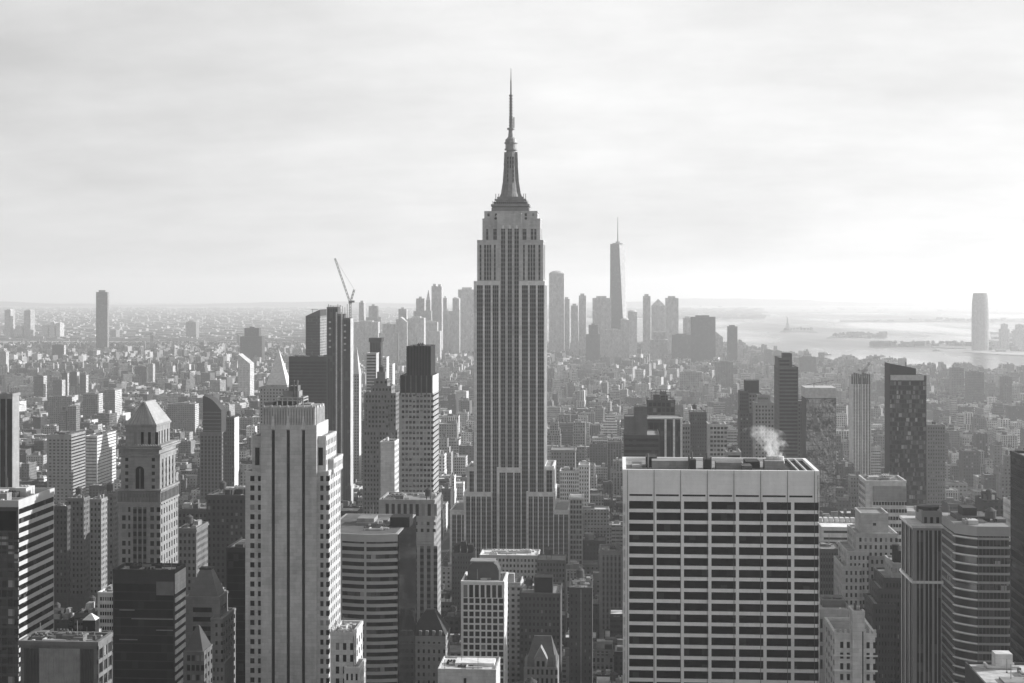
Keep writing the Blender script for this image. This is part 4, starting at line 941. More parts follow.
    # pale buildings in the lower right
    Y = 880; b = Bld('office_building', 'white framed office block with grey blank panel above banded floors, lower right', 866, 922, 480, Y, 30, 560, tone=.52, short='the white framed block')
    t = b.tier(866, 906, 480.5, par=1, d=26, l=S('band', fl=3.7, proud=.2)); m_ = MB(); m_.box(PX(873, Y), PX(906.2, Y), Y - .9, Y - .05, PZ(501, 890, Y), PZ(486, 890, Y)); b.part('blank_panel', m_, stone(.3))
    b.facade(b.wall(), ((PX(872, Y), Y - .5), (1, 0), (0, -1), PX(906.2, Y) - PX(872, Y)), S('grid', cols=12, fl=4.1, wf=.85, hf=.48, proud=.3, top=.6, ends=.4), 0, PZ(500.5, 890, Y))
    b.tier(906.5, 923, 511, Y + 2, 20, f=S('band', fl=4.0, hf=.45, proud=.3, ends=.3), par=.8); b.clutter(t, 5, 3, False, 2); b.done()
    b = Bld('low_building', 'low building with bright flat white roof right of the wide pale slab', 822, 861, 517, 950, 36, 535, tone=.5, short='the bright flat roof', roof=.7) if False else Bld('low_building', 'low building with bright flat white roof right of the wide pale slab', 822, 861, 517, 950, 36, 535, tone=.5, short='the bright flat roof', roof=.72)
    t = b.tier(822, 861, 527, f=S('band', fl=4, hf=.35, proud=.2, ends=1), par=.8)
    for i in range(7): m_ = MB(); q = t[0] + (t[1] - t[0]) * (i + .2) / 7; m_.box(q, q + 2.4, t[2] + 22, t[2] + 27, t[5], t[5] + 3); b.part('skylight', m_, stone(.5))
    b.done()
    Y = 790; b = Bld('apartment_building', 'pale apartment building stepping up to a blank topped tower near the wide slab', 842, 898, 513, Y, 36, 640, tone=.4, short='the stepped pale apartments')
    g_ = lambda n: S('grid', cols=n, fl=3.7, wf=.45, hf=.55, proud=.3, top=1.4, ends=.9)
    b.tier(861, 888, 513, Y + 6, 20, yb=534, f=S('grid', cols=1, fl=3.4, wf=.12, hf=.4, proud=.2, top=4, bottom=2), par=1)
    b.tier(856, 897, 533, Y + 3, 28, f=g_(8), l=g_(5), par=1); b.tier(847, 868, 551, Y, 30, f=g_(5), l=g_(5), par=1); t = b.tier(842.5, 861, 566, Y - 3, 30, f=g_(4), l=g_(6), par=1); b.tier(868, 897, 556, Y + 1.4, 20, tone=.3, f=g_(6), par=.5)
    b.clutter(t, 3, 3, False, 2); b.done()
    b = Bld('brick_building', 'plain dark brick block between the wide pale slab and the pale stepped apartments', 822, 842, 548, 905, 26, 610, tone=.1); t = b.tier(820, 842, 549, f=S('strip', bay=1.6, wf=.4, proud=.3), par=.8); b.clutter(t, 3, 3, False, 2, .25); b.done()
    Y = 690; b = Bld('apartment_building', 'dark brick stepped apartment building with black tank house and glinting windows, lower right', 874, 917, 549, Y, 34, 690, tone=.1, short='the dark brick apartments')
    g_ = lambda n: S('grid', cols=n, fl=3.5, wf=.42, hf=.5, proud=.25, top=1.4, ends=.6, g='glass')
    b.tier(884, 918, 578, Y, 26, f=g_(10), l=g_(6), par=.9); t = b.tier(893, 917, 563, Y + 3, 20, yb=580, tone=.34, f=g_(7), l=g_(4), par=.9); b.tier(879, 905, 589, Y - 2, 24, f=g_(8), l=g_(5), par=.9); b.tier(873.5, 895, 604, Y - 4, 24, f=g_(7), l=g_(6), par=.9)
    m_ = MB(); m_.box(t[0] + 2, t[1] - .8, t[2] + 4, t[2] + 13, t[5], t[5] + 5.5); b.part('bulkhead', m_, stone(.02)); m_ = MB(); m_.cyl(t[0] + 2.2, t[2] + 6, 1.6, t[5], t[5] + 8, 12); b.part('water_tank', m_, stone(.02)); b.done()
    Y = 560; b = Bld('apartment_building', 'small ornate white apartment building with slim central tower, bottom right of the wide pale slab', 835, 877, 610, Y, 26, 690, tone=.52, short='the ornate white building')
    g_ = lambda n: S('grid', cols=n, fl=3.8, wf=.6, hf=.55, proud=.3, top=1.6, ends=.7)
    t = b.tier(835.5, 875, 633, f=S('grid', cols=6, fl=3.8, wf=.5, hf=.6, proud=.4, top=2, ends=1), l=g_(4), par=1.1); b.tier(853, 864, 611, Y - 1.2, 9, tone=.5, f=S('strip', cols=1, wf=.12, proud=.2, top=6, ends=1.5, g='glass'), par=1.2)
    for i in range(9): q = t[0] + (t[1] - t[0]) * i / 8; b.wall().box(q - .3, q + .3, t[2] - .6, t[2] + .3, t[5] + .9, t[5] + 2.4)
    for z in (656, 671): b.wall(.55, 'balcony').box(t[0] - .8, t[1] + .8, Y - 1.1, Y, PZ(z, 855, Y), PZ(z - 1.2, 855, Y))
    m_ = MB(); m_.cyl(PX(855, Y + 3), Y + 3, .5, PZ(611, 855, Y), PZ(605, 855, Y), 8); m_.cyl(PX(861.5, Y + 3), Y + 3, .5, PZ(611, 861, Y), PZ(606, 861, Y), 8); b.part('chimney', m_, stone(.12)); b.done()
    b = Bld('office_building', 'grey stone building with tall paired windows close to the wide pale slab, bottom right', 818, 850, 606, 640, 28, 690, tone=.24); t = b.tier(816, 850, 609, f=S('grid', cols=6, fl=5.5, wf=.45, hf=.7, proud=.4, top=3, ends=1), par=1)
    for a in (827, 837): m_ = MB(); m_.cyl(PX(a, 652), 652, 1.9, t[5], t[5] + 3.4, 12); b.part('cooling_tower', m_, stone(.06))
    m_ = MB(); m_.box(PX(822, 650), PX(845, 650), 648, 660, t[5], t[5] + 3); b.part('bulkhead', m_, stone(.14)); b.clutter(t, 3, 3, False, 2.5); b.done()
    # slim dark tower
    Y = 580; b = Bld('office_tower', 'slim dark tower of vertical strips with two pale ledges, right foreground', 914, 940.5, 509, Y, 24, 690, tone=.24, short='the slim dark strip tower'); b.smooth = True
    st = S('strip', cols=3, wf=.74, proud=.4, top=1.2, ends=.5, g='band', cm=1)
    t = b.tier(914, 940.5, 527, f=st, l=st, par=0); t2 = b.tier(922.5, 940.5, 511, Y + 5, 14, yb=529, f=S('strip', cols=3, wf=.5, proud=.4, top=1, g='band'), par=1.2)
    for zz in (527, 582.5): b.cornice(t, PZ(zz, 927, Y) - .3, .9, .9, .45, 'ledge')
    m_ = MB(); m_.cyl((t2[0] + t2[1]) / 2, t2[2] + 7, 4.2, t2[5], t2[5] + 2.2, 18); b.part('bulkhead', m_, stone(.05)); b.done()
    # banded tower with rounded corner
    Y = 660; b = Bld('office_tower', 'banded office tower with rounded corner of bright curved ledges, right foreground', 957, 1010, 510, Y, 34, 690, tone=.3, short='the round cornered tower'); b.smooth = True
    X0, X1 = PX(958.5, Y), PX(1010, Y); r_ = (PX(977, Y) - X0); z1 = PZ(529, 985, Y); D = DR(Y, 958.5, 939)
    D = abs(D)
    def corner(o): return [(X0 - o + (r_ + o) * i / 8 - .06 * r_ * math.sin(math.pi * i / 8), Y + r_ - (r_ + o) * i / 8 - .06 * r_ * math.sin(math.pi * i / 8)) for i in range(9)]
    def rc(o, rr_=0):
        pts = corner(o)
        return pts + [(X1 + o, Y - o), (X1 + o, Y + D + o), (X0 - o, Y + D + o)]
    b.wall(.05).prism(rc(-.6), 0, z1); k = 0; fl = 3.65
    while z1 - k * fl > b.zw:
        z = z1 - k * fl; h = .95 if k else 3.0
        b.wall().prism(rc(0), z - h, z + (1 if not k else 0))
        if k: b.wall(.6, 'ledge').prism(corner(.8) + [(X0 + r_, Y + .1), (X0 + .1, Y + r_)], z - .45, z - .1)
        g_ = MB(); g_.prism(rc(-.35)[11:12] + rc(-.35)[:10] + rc(-.6)[:10][::-1] + rc(-.6)[11:12], z - fl, z - h); b.part('window', g_, glass('mirror' if k in (3, 6) else 'band')); k += 1
    n = 9; mw = b.wall(.14, 'mullion')
    for i in range(n): q = X0 + r_ + (X1 - X0 - r_) * (i + .5) / n; mw.box(q - .1, q + .1, Y + .1, Y + .4, 20, z1)
    b.roofs.prism(rc(-1.0), z1 + .3, z1 + .9)
    t = (X0 + 1, X1 - 1, Y + 3, Y + D - 3, 0, z1 + .9)
    for a, c, yt, yy, dd, tn in ((963, 977, 508, 18, 10, .05), (958, 990, 516.5, 16, 16, .14), (997, 1006, 519, 12, 8, .2)):
        m_ = MB(); m_.box(PX(a, Y + yy), PX(c, Y + yy), Y + yy, Y + yy + dd, z1 + .9, PZ(yt, 980, Y + yy)); b.part('bulkhead', m_, stone(tn))
    b.tank(PX(990.5, Y + 14), Y + 14, z1 + .9, 2.4, 3.2, 1.6); b.clutter(t, 4, 12, False, 2.2); b.done()
    Y = 560; b = Bld('skyscraper', 'dark glass tower cut off by the right edge with sloping top', 1043, 1110, 463, Y, 45, 690, tone=.06, short='the right edge tower')
    t = b.tier(1043, 1110, 464, f=S('band', fl=3.9, hf=.7, proud=.15, top=1, g='mirror', mull=1.7, ends=.3), l=S('band', fl=3.9, hf=.7, proud=.2, top=1, ends=.3, g='band'), par=1); m_ = MB(); m_.box(t[0] - .3, t[0] + .35, t[2] - .4, t[2] + .3, 0, t[5] + 1); b.part('corner_fin', m_, metal(.16)); b.done()
    Y = 455; b = Bld('low_building', 'low roof with a small white bulkhead in the bottom right corner', 985, 1075, 650, Y, 30, 690, tone=.1, short='the low corner roof', roof=.5)
    t = b.tier(985, 1080, 684, d=26, par=.7)
    m_ = MB(); m_.box(PX(994, Y + 22), PX(1011, Y + 22), Y + 20, Y + 25, t[5], t[5] + 4.5); b.part('bulkhead', m_, stone(.6)); b.clutter(t, 3, 6, False, 1, .3); b.done()

def hero_centre():
    # white grid tower
    Y = 800; D = DR(Y, 503.5, 508); b = Bld('office_tower', 'white gridded office tower with dark rounded tank house on its roof, bottom centre', 462, 503.5, 560, Y, 30, 690, tone=.72, short='the white grid tower'); b.smooth = True
    t = b.tier(462, 503.5, 581, d=26, f=S('grid', cols=7, fl=3.42, wf=.72, hf=.74, proud=.5, top=.9 + 7, ends=.35, g='glass'), r=S('grid', cols=4, fl=3.42, wf=.3, hf=.6, proud=.3), par=1)
    X0, X1, Y0, Y1, _, z = t; mb = b.wall()
    # tall top storey
    w = (X1 - X0 - .7) / 7
    for i in range(7): m_ = MB(); q = X0 + .35 + i * w; m_.box(q + w * .16, q + w * .84, Y0 - .52, Y0 - .4, z - 7.4, z - 1.0); b.part('window', m_, glass('glass'))
    m_ = MB(); cx, cy = PX(484, Y + 13), Y + 14
    pts = [(-8.2, 0), (8.2, 0), (8.2, 5), (7, 7.8), (5, 9.2), (-5, 9.2), (-7, 7.8), (-8.2, 5)]
    m_.face([(cx + p[0], cy - 6, z + p[1]) for p in pts]); m_.face([(cx + p[0], cy + 6, z + p[1]) for p in pts[::-1]])
    for i in range(8): p, q = pts[i], pts[(i + 1) % 8]; m_.face([(cx + q[0], cy - 6, z + q[1]), (cx + p[0], cy - 6, z + p[1]), (cx + p[0], cy + 6, z + p[1]), (cx + q[0], cy + 6, z + q[1])])
    b.part('tank_house', m_, metal(.05)); m_ = MB(); m_.box(cx - 7, cx + 6, cy - 5, cy + 5, z + 9.2, z + 9.6); b.part('roof_cap', m_, stone(.3))
    b.clutter(t, 4, 3, False, 1.5); b.done()
    Y = 690; b = Bld('low_building', 'low pale flat roofed building in the bottom centre below the white grid tower', 438, 496, 664, Y, 26, 690, tone=.48, short='the low pale roof', roof=.5)
    t = b.tier(438, 496, 669, d=24, par=.8); m_ = MB(); m_.box(PX(465, Y) - .6, PX(465, Y) + .6, Y - .1, Y + .1, PZ(690, 465, Y), PZ(678, 465, Y)); b.part('window', m_, glass('black'))
    m_ = MB(); m_.box(PX(455, Y + 8), PX(494, Y + 8), Y + 8, Y + 18, t[5], t[5] + 1.6); b.part('roof_deck', m_, stone(.65)); b.clutter(t, 4, 7, False, 1.5); b.done()
    Y = 780; b = Bld('stone_building', 'dark stone building with hipped slate roof between the bowed block and the white grid tower', 409, 446, 609, Y, DR(Y, 445, 449.5), 690, tone=.33, short='the slate hipped roof')
    t = b.tier(409, 445, 636, f=S('grid', cols=7, fl=3.9, wf=.42, hf=.5, proud=.35, top=2.2, ends=1), r=S('grid', cols=4, fl=3.9, wf=.42, hf=.5, proud=.3), par=.6); b.cornice(t, PZ(645, 425, Y), .7, .6)
    x0, x1, y0, y1, _, z = t; rf = MB(); cx, cy = (x0 + x1) / 2, (y0 + y1) / 2
    rf.frustum((x0 - .4, x1 + .4, y0 - .4, y1 + .4), (cx - 1.5, cx + 3, cy - 2, cy + 2), z + .65, PZ(609, 430, Y + 10)); b.part('hipped_roof', rf, stone(.06, .7))
    for i in range(5): m_ = MB(); q = x0 + (x1 - x0) * (i + .7) / 5.4; m_.box(q - .7, q + .7, Y - .2, Y + 2.5, z + .6, z + 3.2); b.part('dormer', m_, stone(.3))
    b.done()
    Y = 660; b = Bld('stone_building', 'gothic stone building with steep gabled slate roof, bottom centre', 524.5, 557, 632, Y, 22, 690, tone=.27, short='the steep gabled roof')
    t = b.tier(524.5, 557, 667, f=S('grid', cols=7, fl=3.7, wf=.45, hf=.6, proud=.3, top=1, ends=.7), par=0)
    x0, x1, y0, y1, _, z = t; rf = MB(); cx = (x0 + x1) / 2
    rf.frustum((x0 + .3, x1 - .3, y0 + .2, y1), (cx - 3.4, cx + 4, (y0 + y1) / 2 - .5, (y0 + y1) / 2 + .5), z, PZ(636, 540, Y + 10)); b.part('gabled_roof', rf, stone(.15, .6))
    m_ = MB(); zg = PZ(647, 540, Y); m_.prism([(cx - 2.6, Y - .5), (cx + 2.6, Y - .5), (cx + 2.6, Y + 5), (cx - 2.6, Y + 5)], z - .5, z + 3.2); m_.prism([(cx - 2.9, Y - .6), (cx + 2.9, Y - .6), (cx + 2.9, Y + 5), (cx - 2.9, Y + 5)], z + 3.2, zg, True, None, [(cx - .1, Y - .6), (cx + .1, Y - .6), (cx + .1, Y + 5), (cx - .1, Y + 5)]); b.part('gable', m_, stone(.3))
    for q in (-1.1, 1.1): m_ = MB(); m_.box(cx + q - .6, cx + q + .6, Y - .56, Y - .4, z + .3, z + 2.6); b.part('window', m_, glass('black'))
    for q in (x0 + .8, x1 - .8): m_ = MB(); m_.cyl(q, Y + 1, .8, z - 3, z + 2.5, 10); m_.cyl(q, Y + 1, .95, z + 2.5, z + 5.5, 10, .05); b.part('turret', m_, stone(.25))
    b.done()
    Y = 770; b = Bld('brick_building', 'tall plain dark brick building with one pale vertical line, right of the steep gabled roof', 569.5, 592, 586, Y, 24, 690, tone=.11, short='the tall plain brick building')
    t = b.tier(569.5, 592, 587.5, par=.9, f=S('grid', cols=5, fl=3.4, wf=.28, hf=.4, proud=.15, top=2.5)); b.wall(.3, 'pipe').box(PX(581, Y) - .25, PX(581, Y) + .25, Y - .5, Y, 0, t[5]); b.clutter(t, 4, 2, True, 3, .3); b.done()
    b = Bld('low_building', 'dark boxy building with a big black roof box below the tallest tower', 534, 553, 578, 860, 20, 640, tone=.12); t = b.tier(520, 560, 593, d=30, f=S('grid', cols=10, fl=3.5, wf=.45, hf=.5, proud=.25), par=.9)
    m_ = MB(); m_.box(PX(534, 864), PX(552.5, 864), 864, 874, t[5], PZ(577.5, 543, 864)); b.part('bulkhead', m_, stone(.015)); b.clutter(t, 4, 3, True, 2.5); b.done()
    b = Bld('low_building', 'long low white roofed building across the foot of the tallest tower', 480, 540, 548, 1130, 26, 570, tone=.55, short='the long white roof', roof=.68); t = b.tier(480, 538, 555, f=S('grid', cols=16, fl=4, wf=.5, hf=.5, proud=.25, top=2), par=.8); b.clutter(t, 6, 4, False, 2.5, .5); b.done()
    b = Bld('loft_building', 'grey loft building with round water tank at the right foot of the tallest tower', 537, 564, 553, 1100, 24, 600, tone=.2); t = b.tier(537, 565, 560, f=S('grid', cols=9, fl=3.8, wf=.5, hf=.5, proud=.25), par=.9); b.tank(PX(549, 1110), 1110, t[5], 3, 4, 3); b.done()
    b = Bld('loft_building', 'dark block with chimney like black roof boxes at the left foot of the tallest tower', 452, 474, 545, 1090, 24, 600, tone=.16); t = b.tier(452, 473, 553, par=.9, f=S('grid', cols=8, fl=3.6, wf=.3, hf=.4, proud=.2))
    for a in (454, 461, 468): m_ = MB(); m_.box(PX(a, 1094), PX(a + 5, 1094), 1094, 1102, t[5], t[5] + 8 - abs(a - 461) * .3); b.part('bulkhead', m_, stone(.03))
    b.done()
    b = Bld('loft_building', 'block with strong vertical window strips between the tallest tower and the wide pale slab', 600, 623.5, 549, 1010, 26, 600, tone=.27); t = b.tier(600, 624, 551, f=S('strip', cols=6, wf=.5, proud=.5, ends=1), par=1); b.clutter(t, 4, 4, False, 4); b.done()
    b = Bld('white_building', 'bright white building with two window rows on a low block right of the tallest tower', 559, 589, 466, 1620, 30, 484, tone=.62, short='the bright white building'); g_ = S('grid', cols=9, fl=4.2, wf=.5, hf=.55, proud=.3); t = b.tier(560, 579, 471, f=g_, par=.8); b.tier(579, 589, 465, 1617, 24, f=S('grid', cols=4, fl=4.2, wf=.4, hf=.5, proud=.3), r=g_, par=.8); b.clutter(t, 3, 3); b.done()
    b = Bld('office_block', 'brownish block with cornice and regular windows just right of the tallest tower shaft', 551, 575, 450, 1760, 34, 466, tone=.25); t = b.tier(551, 575, 450, f=S('grid', cols=9, fl=4, wf=.45, hf=.5, proud=.25, top=2.5), par=.8); b.cornice(t, t[5] - .8, .9, 1); b.done()
    b = Bld('loft_building', 'light gridded loft building with white cornice at the right foot of the tallest tower', 564, 585, 497, 1300, 26, 560, tone=.42); t = b.tier(570, 582, 497.5, f=S('grid', cols=4, fl=4.2, wf=.7, hf=.65, proud=.4), par=.8); b.cornice(t, t[5] - .6, 1, 1.1, .6); b.done()

hero_right(); hero_centre()

# ------------------------------------------------------------------ distant towers (few pixels each: one mesh plus a roof piece)
def far(label, a, c, yt, Y, D, tone=.2, yb=None, win=(.5, .5), shape=None, cat='skyscraper', name='skyscraper', e=None, sidetone=None, z0=0):
    if name == 'apartment_block': Y = max(Y, 234 * F / (yb - HZ))     # low roofs in front hide its foot at row yb
    mb = MB(); X0, X1 = PX(a, Y), PX(c, Y); z = PZ(yt, (a + c) / 2, Y)
    if e: D = abs(DR(Y, c, e))
    if Y > 5000 and yt < 345 and tone < .3: tone = .46 + tone * 1.1      # far towers paler: haze put into their base tone
    at = (tone, win[0], win[1], random.random()); sd_ = (sidetone if sidetone is not None else tone, win[0], win[1], at[3]); tp = (tone, 0, 0, 0)  # sidetone: sunlit sides get their brightness as wall tone
    o = ((X0 + X1) / 2, Y + D / 2, z0); w = X1 - X0; cx, cy = o[0], o[1]
    root = empty(name, o, label, cat)
    rf = MB(); rf.cur = (tone * .9, 0, 0, 0)
    if shape == 'round':
        n = 16; ell = lambda k: [(cx + w / 2 * k * math.cos(2 * math.pi * i / n), cy + D / 2 * k * math.sin(2 * math.pi * i / n)) for i in range(n)]
        mb.prism(ell(1), z0, z0 + (z - z0) * .55, True, at, ell(.99)); mb.prism(ell(.99), z0 + (z - z0) * .55, z0 + (z - z0) * .85, True, at, ell(.93)); mb.prism(ell(.93), z0 + (z - z0) * .85, z - 3, True, at, ell(.84)); rf.prism(ell(.8), z - 3, z)
    elif shape == 'peak':
        mb.box(X0, X1, Y, Y + D, z0, z - w * .5, at, tp, sd_); rf.frustum((X0, X1, Y, Y + D), (cx - .8, cx + .8, cy - .8, cy + .8), z - w * .5, z)
    elif shape == 'dome':
        n = 14; ell = lambda k: [(cx + w / 2 * k * math.cos(2 * math.pi * i / n), cy + D / 2 * k * math.sin(2 * math.pi * i / n)) for i in range(n)]
        mb.box(X0, X1, Y, Y + D, z0, z - w * .2, at, tp, sd_)
        for k0, k1, h0, h1 in ((1, .86, 0, .5), (.86, .5, .5, .87), (.5, .02, .87, 1)): rf.prism(ell(k0), z - w * .2 + w * .2 * h0, z - w * .2 + w * .2 * h1, True, None, ell(k1))
    elif shape == 'slope':
        mb.box(X0, X1, Y, Y + D, z0, z - w * .8, at, tp, sd_); zz = z - w * .8
        rf.face([(X0, Y, zz), (X1, Y, zz), (X0, Y, z)]); rf.face([(X1, Y + D, zz), (X0, Y + D, zz), (X0, Y + D, z)]); rf.face([(X1, Y, zz), (X1, Y + D, zz), (X0, Y + D, z), (X0, Y, z)]); rf.face([(X0, Y + D, zz), (X0, Y, zz), (X0, Y, z), (X0, Y + D, z)])
    elif shape == 'spire':
        mb.box(X0, X1, Y, Y + D, z0, z0 + (z - z0) * .72, at, tp, sd_); mb.box(cx - w * .33, cx + w * .33, cy - D * .3, cy + D * .3, z0 + (z - z0) * .72, z0 + (z - z0) * .86, at, tp, sd_); rf.frustum((cx - w * .3, cx + w * .3, cy - D * .28, cy + D * .28), (cx - .8, cx + .8, cy - .8, cy + .8), z0 + (z - z0) * .86, z)
    elif shape == 'step':
        mb.box(X0, X1, Y, Y + D, z0, z0 + (z - z0) * .8, at, tp, sd_); mb.box(X0 + w * .18, X1 - w * .15, Y + D * .15, Y + D * .85, z0 + (z - z0) * .8, z, at, tp, sd_); rf.box(cx - w * .12, cx + w * .1, cy - 4, cy + 4, z, z + (z - z0) * .03)
    else:
        mb.box(X0, X1, Y, Y + D, z0, z, at, tp, sd_); rf.box(X0 + w * .2, X1 - w * .25, Y + D * .25, Y + D * .75, z, z + min(8, (z - z0) * .03))
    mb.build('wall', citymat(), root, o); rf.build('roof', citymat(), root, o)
    e0 = min(proj(X0, Y, 0)[0], proj(X0, Y + D, 0)[0]); e1 = max(proj(X1, Y, 0)[0], proj(X1, Y + D, 0)[0])
    HEROES.append((e0, e1, yb or 345, yt, Y, (X0 - 2, X1 + 2, Y - 2, Y + D + 2), None))
    return root

def downtown():
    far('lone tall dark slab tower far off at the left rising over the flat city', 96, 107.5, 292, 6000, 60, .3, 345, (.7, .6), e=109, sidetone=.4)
    far('dark squat housing block far off left of the broad dark block', 240, 262, 328, 4990, 40, .1, 352, shape='step', name='housing_block', cat='apartment block')
    far('bright white sunlit glass wedge far off between the ornate tower and the white pyramid', 238, 250, 354, 3500, 40, .6, 392, (.3, .4), shape='slope', name='office_tower', cat='office tower')
    for a, c, yt, sh, tn, lb in ((4.5, 10.5, 310, None, .12, 'leftmost hazy tower on the far left skyline'), (24, 30.5, 310.5, None, .5, 'white sunlit tower second from left on the far left skyline'), (42, 47.5, 325, None, .2, 'low hazy tower right of the white one on the far left skyline'), (49, 54.5, 322, 'step', .2, 'stepped hazy tower midway on the far left skyline'), (56, 60, 323, None, .2, 'thin hazy tower closest to the lone dark slab on the far left skyline'), (186, 196, 320, 'dome', .3, 'domed hazy building far off right of the lone dark slab'), (14, 22, 326, 'step', .15, 'wide low hazy block between the leftmost pair on the far left skyline'), (88, 95, 335, None, .2, 'short hazy block at the left foot of the lone dark slab'), (110, 116, 330, None, .3, 'short pale block at the right foot of the lone dark slab')):
        far(lb, a, c, yt, 7800, 60, tn, 340, shape=sh)
    Yd = 5750
    L = [(359, 363.8, 302.5, None, .12, 'slim hazy tower just right of the slender tower under the crane'), (366, 379, 306, 'step', .12, 'stepped hazy tower second from the crane on the far skyline'),
         (354, 378, 322, None, .14, 'wide low hazy block below the stepped hazy tower'), (379, 397, 324, 'step', .15, 'low broad hazy block midway between the crane and the twin towers'),
         (396, 408, 309, 'step', .13, 'medium hazy tower left of the bright wedge on the far skyline'), (400.5, 407, 317, 'slope', .6, 'bright sunlit wedge tower low on the far skyline left of the tallest tower'),
         (413.5, 426, 298.5, 'step', .12, 'broad hazy tower left of the spire in the far cluster'), (424.5, 431, 290, 'spire', .12, 'pointed hazy spire in the far cluster left of the tallest tower'),
         (431.5, 436.8, 286, None, .11, 'left one of the tall twin hazy towers in the far cluster'), (436.8, 441.6, 286.5, None, .14, 'right one of the tall twin hazy towers in the far cluster'),
         (441.5, 447.5, 298, 'step', .16, 'stepped hazy tower right of the twin towers in the far cluster'), (452.5, 459, 297, 'dome', .17, 'domed hazy tower left of the wide slab in the far cluster'),
         (458, 476, 289.5, None, .2, 'wide pale hazy slab partly hidden by the tallest tower'), (449, 469, 311, None, .11, 'wide dark low slab in front of the wide pale hazy slab'),
         (408, 424, 318, None, .17, 'low hazy block below the broad hazy tower in the far cluster'), (420, 440, 322, 'step', .14, 'low wide hazy block below the twin hazy towers'),
         (549, 564, 270.5, 'dome', .12, 'tall rounded top hazy tower just right of the tallest tower'), (563.5, 569.6, 299, None, .15, 'lower hazy slab hugging the tall rounded top tower'),
         (571, 578, 305.5, None, .13, 'short hazy slab left of the thin slab, right of the tallest tower'), (578.8, 586, 295.5, None, .12, 'thin hazy slab between the tall rounded top tower and the spired tower'),
         (592.5, 611, 298, None, .12, 'broad flat topped hazy block touching the spired tower at its left'), (620.5, 629, 318, 'dome', .12, 'small domed hazy block at the foot of the spired tower'),
         (628, 637, 310, 'dome', .17, 'rounded top hazy tower right of the spired tower'), (643, 650.5, 296, None, .1, 'thin dark hazy slab first in the group of three right of the spired tower'),
         (651.5, 665, 299, 'peak', .15, 'pyramid topped hazy tower middle of the group of three'), (665.5, 678.5, 298, None, .12, 'square hazy slab last in the group of three'),
         (683.5, 692, 318, None, .17, 'pale shoulder block left of the broad hazy block near the water'), (691, 715.5, 317, None, .09, 'broad dark hazy block between the group of three and the water'),
         (715, 723, 331, 'slope', .15, 'low sloping hazy block right of the broad hazy block'), (728, 737.5, 326.5, None, .1, 'dark hazy tower last before the open water'),
         (737.8, 743, 340, 'step', .6, 'small white sunlit tower at the water edge'), (672, 691, 335, None, .12, 'low hazy block below the square hazy slab'), (650, 668, 332, 'step', .12, 'low hazy block below the pyramid topped hazy tower'), (586, 600, 325, 'step', .16, 'low hazy block left of the spired tower foot'), (605, 622, 330, None, .15, 'low dark hazy block in front of the spired tower')]
    for i, (a, c, yt, sh, tn, lb) in enumerate(L):
        low = yt > 315
        far(lb, a, c, yt, Yd - 350 + (i * 137 % 300) - (500 if low else 0), 45, tn, 345 if not low else 350, shape=sh)
    # spired tower: square base turning to a turned square top
    Y = 5800; a, c = 609.8, 626.5; X0, X1 = PX(a, Y), PX(c, Y); cx = (X0 + X1) / 2; w = (X1 - X0); cy = Y + w / 2; z1 = PZ(244, 615, Y)
    o = (cx, cy, 0); root = empty('skyscraper', o, 'hazy tapering glass tower with needle spire, tallest on the far skyline', 'skyscraper'); mb = MB()
    mb.cur = (.1, .8, .6, .3); q = lambda px, dy: (PX(px, Y + dy), Y + dy)
    B = [q(609.8, 0), q(624.3, 0), q(627, 46), q(611.5, 46)]; Tm = [q(610.2, 0), q(619.2, 0), q(625.5, 46), q(616, 46)]
    mb.prism(B, 0, 50); mb.prism(B, 50, z1, True, None, Tm); n8 = len(mb.at)
    for q8 in range(24 + 4, 24 + 8): mb.at[q8] = (.5, 0, 0, .3)  # right face painted paler to read as sunlit
    cx = sum(p[0] for p in Tm) / 4; cy = Y + 20
    mb.build('wall', citymat(), root, o)
    r_ = MB(); r_.cyl(cx, cy, 20, z1, z1 + 4, 16); r_.cyl(cx, cy, 8, z1 + 4, z1 + 10, 12); r_.build('roof_ring', metal(.2), root, o)
    s_ = MB(); s_.cyl(cx, cy, 2.6, z1 + 8, PZ(217, 617, Y), 8, .8); s_.build('spire', metal(.15), root, o); HEROES.append((609, 628, 345, 217, Y, (X0, X1, Y, Y + w), None))
    # across the river
    far('tall rounded hazy tower standing alone on the far shore at right', 973, 990.5, 293, 6750, 60, .4, 352, (.6, .5), 'round')
    for a, c, yt, lb in ((1001, 1009.5, 324, 'shorter hazy tower on the far shore right of the rounded tower'), (1015, 1026, 324.5, 'hazy tower on the far shore cut by the right edge'), (992, 999, 341, 'low hazy block on the far shore beside the rounded tower')):
        far(lb, a, c, yt, 6900, 40, .14, 352, shape='step' if yt < 330 else None)
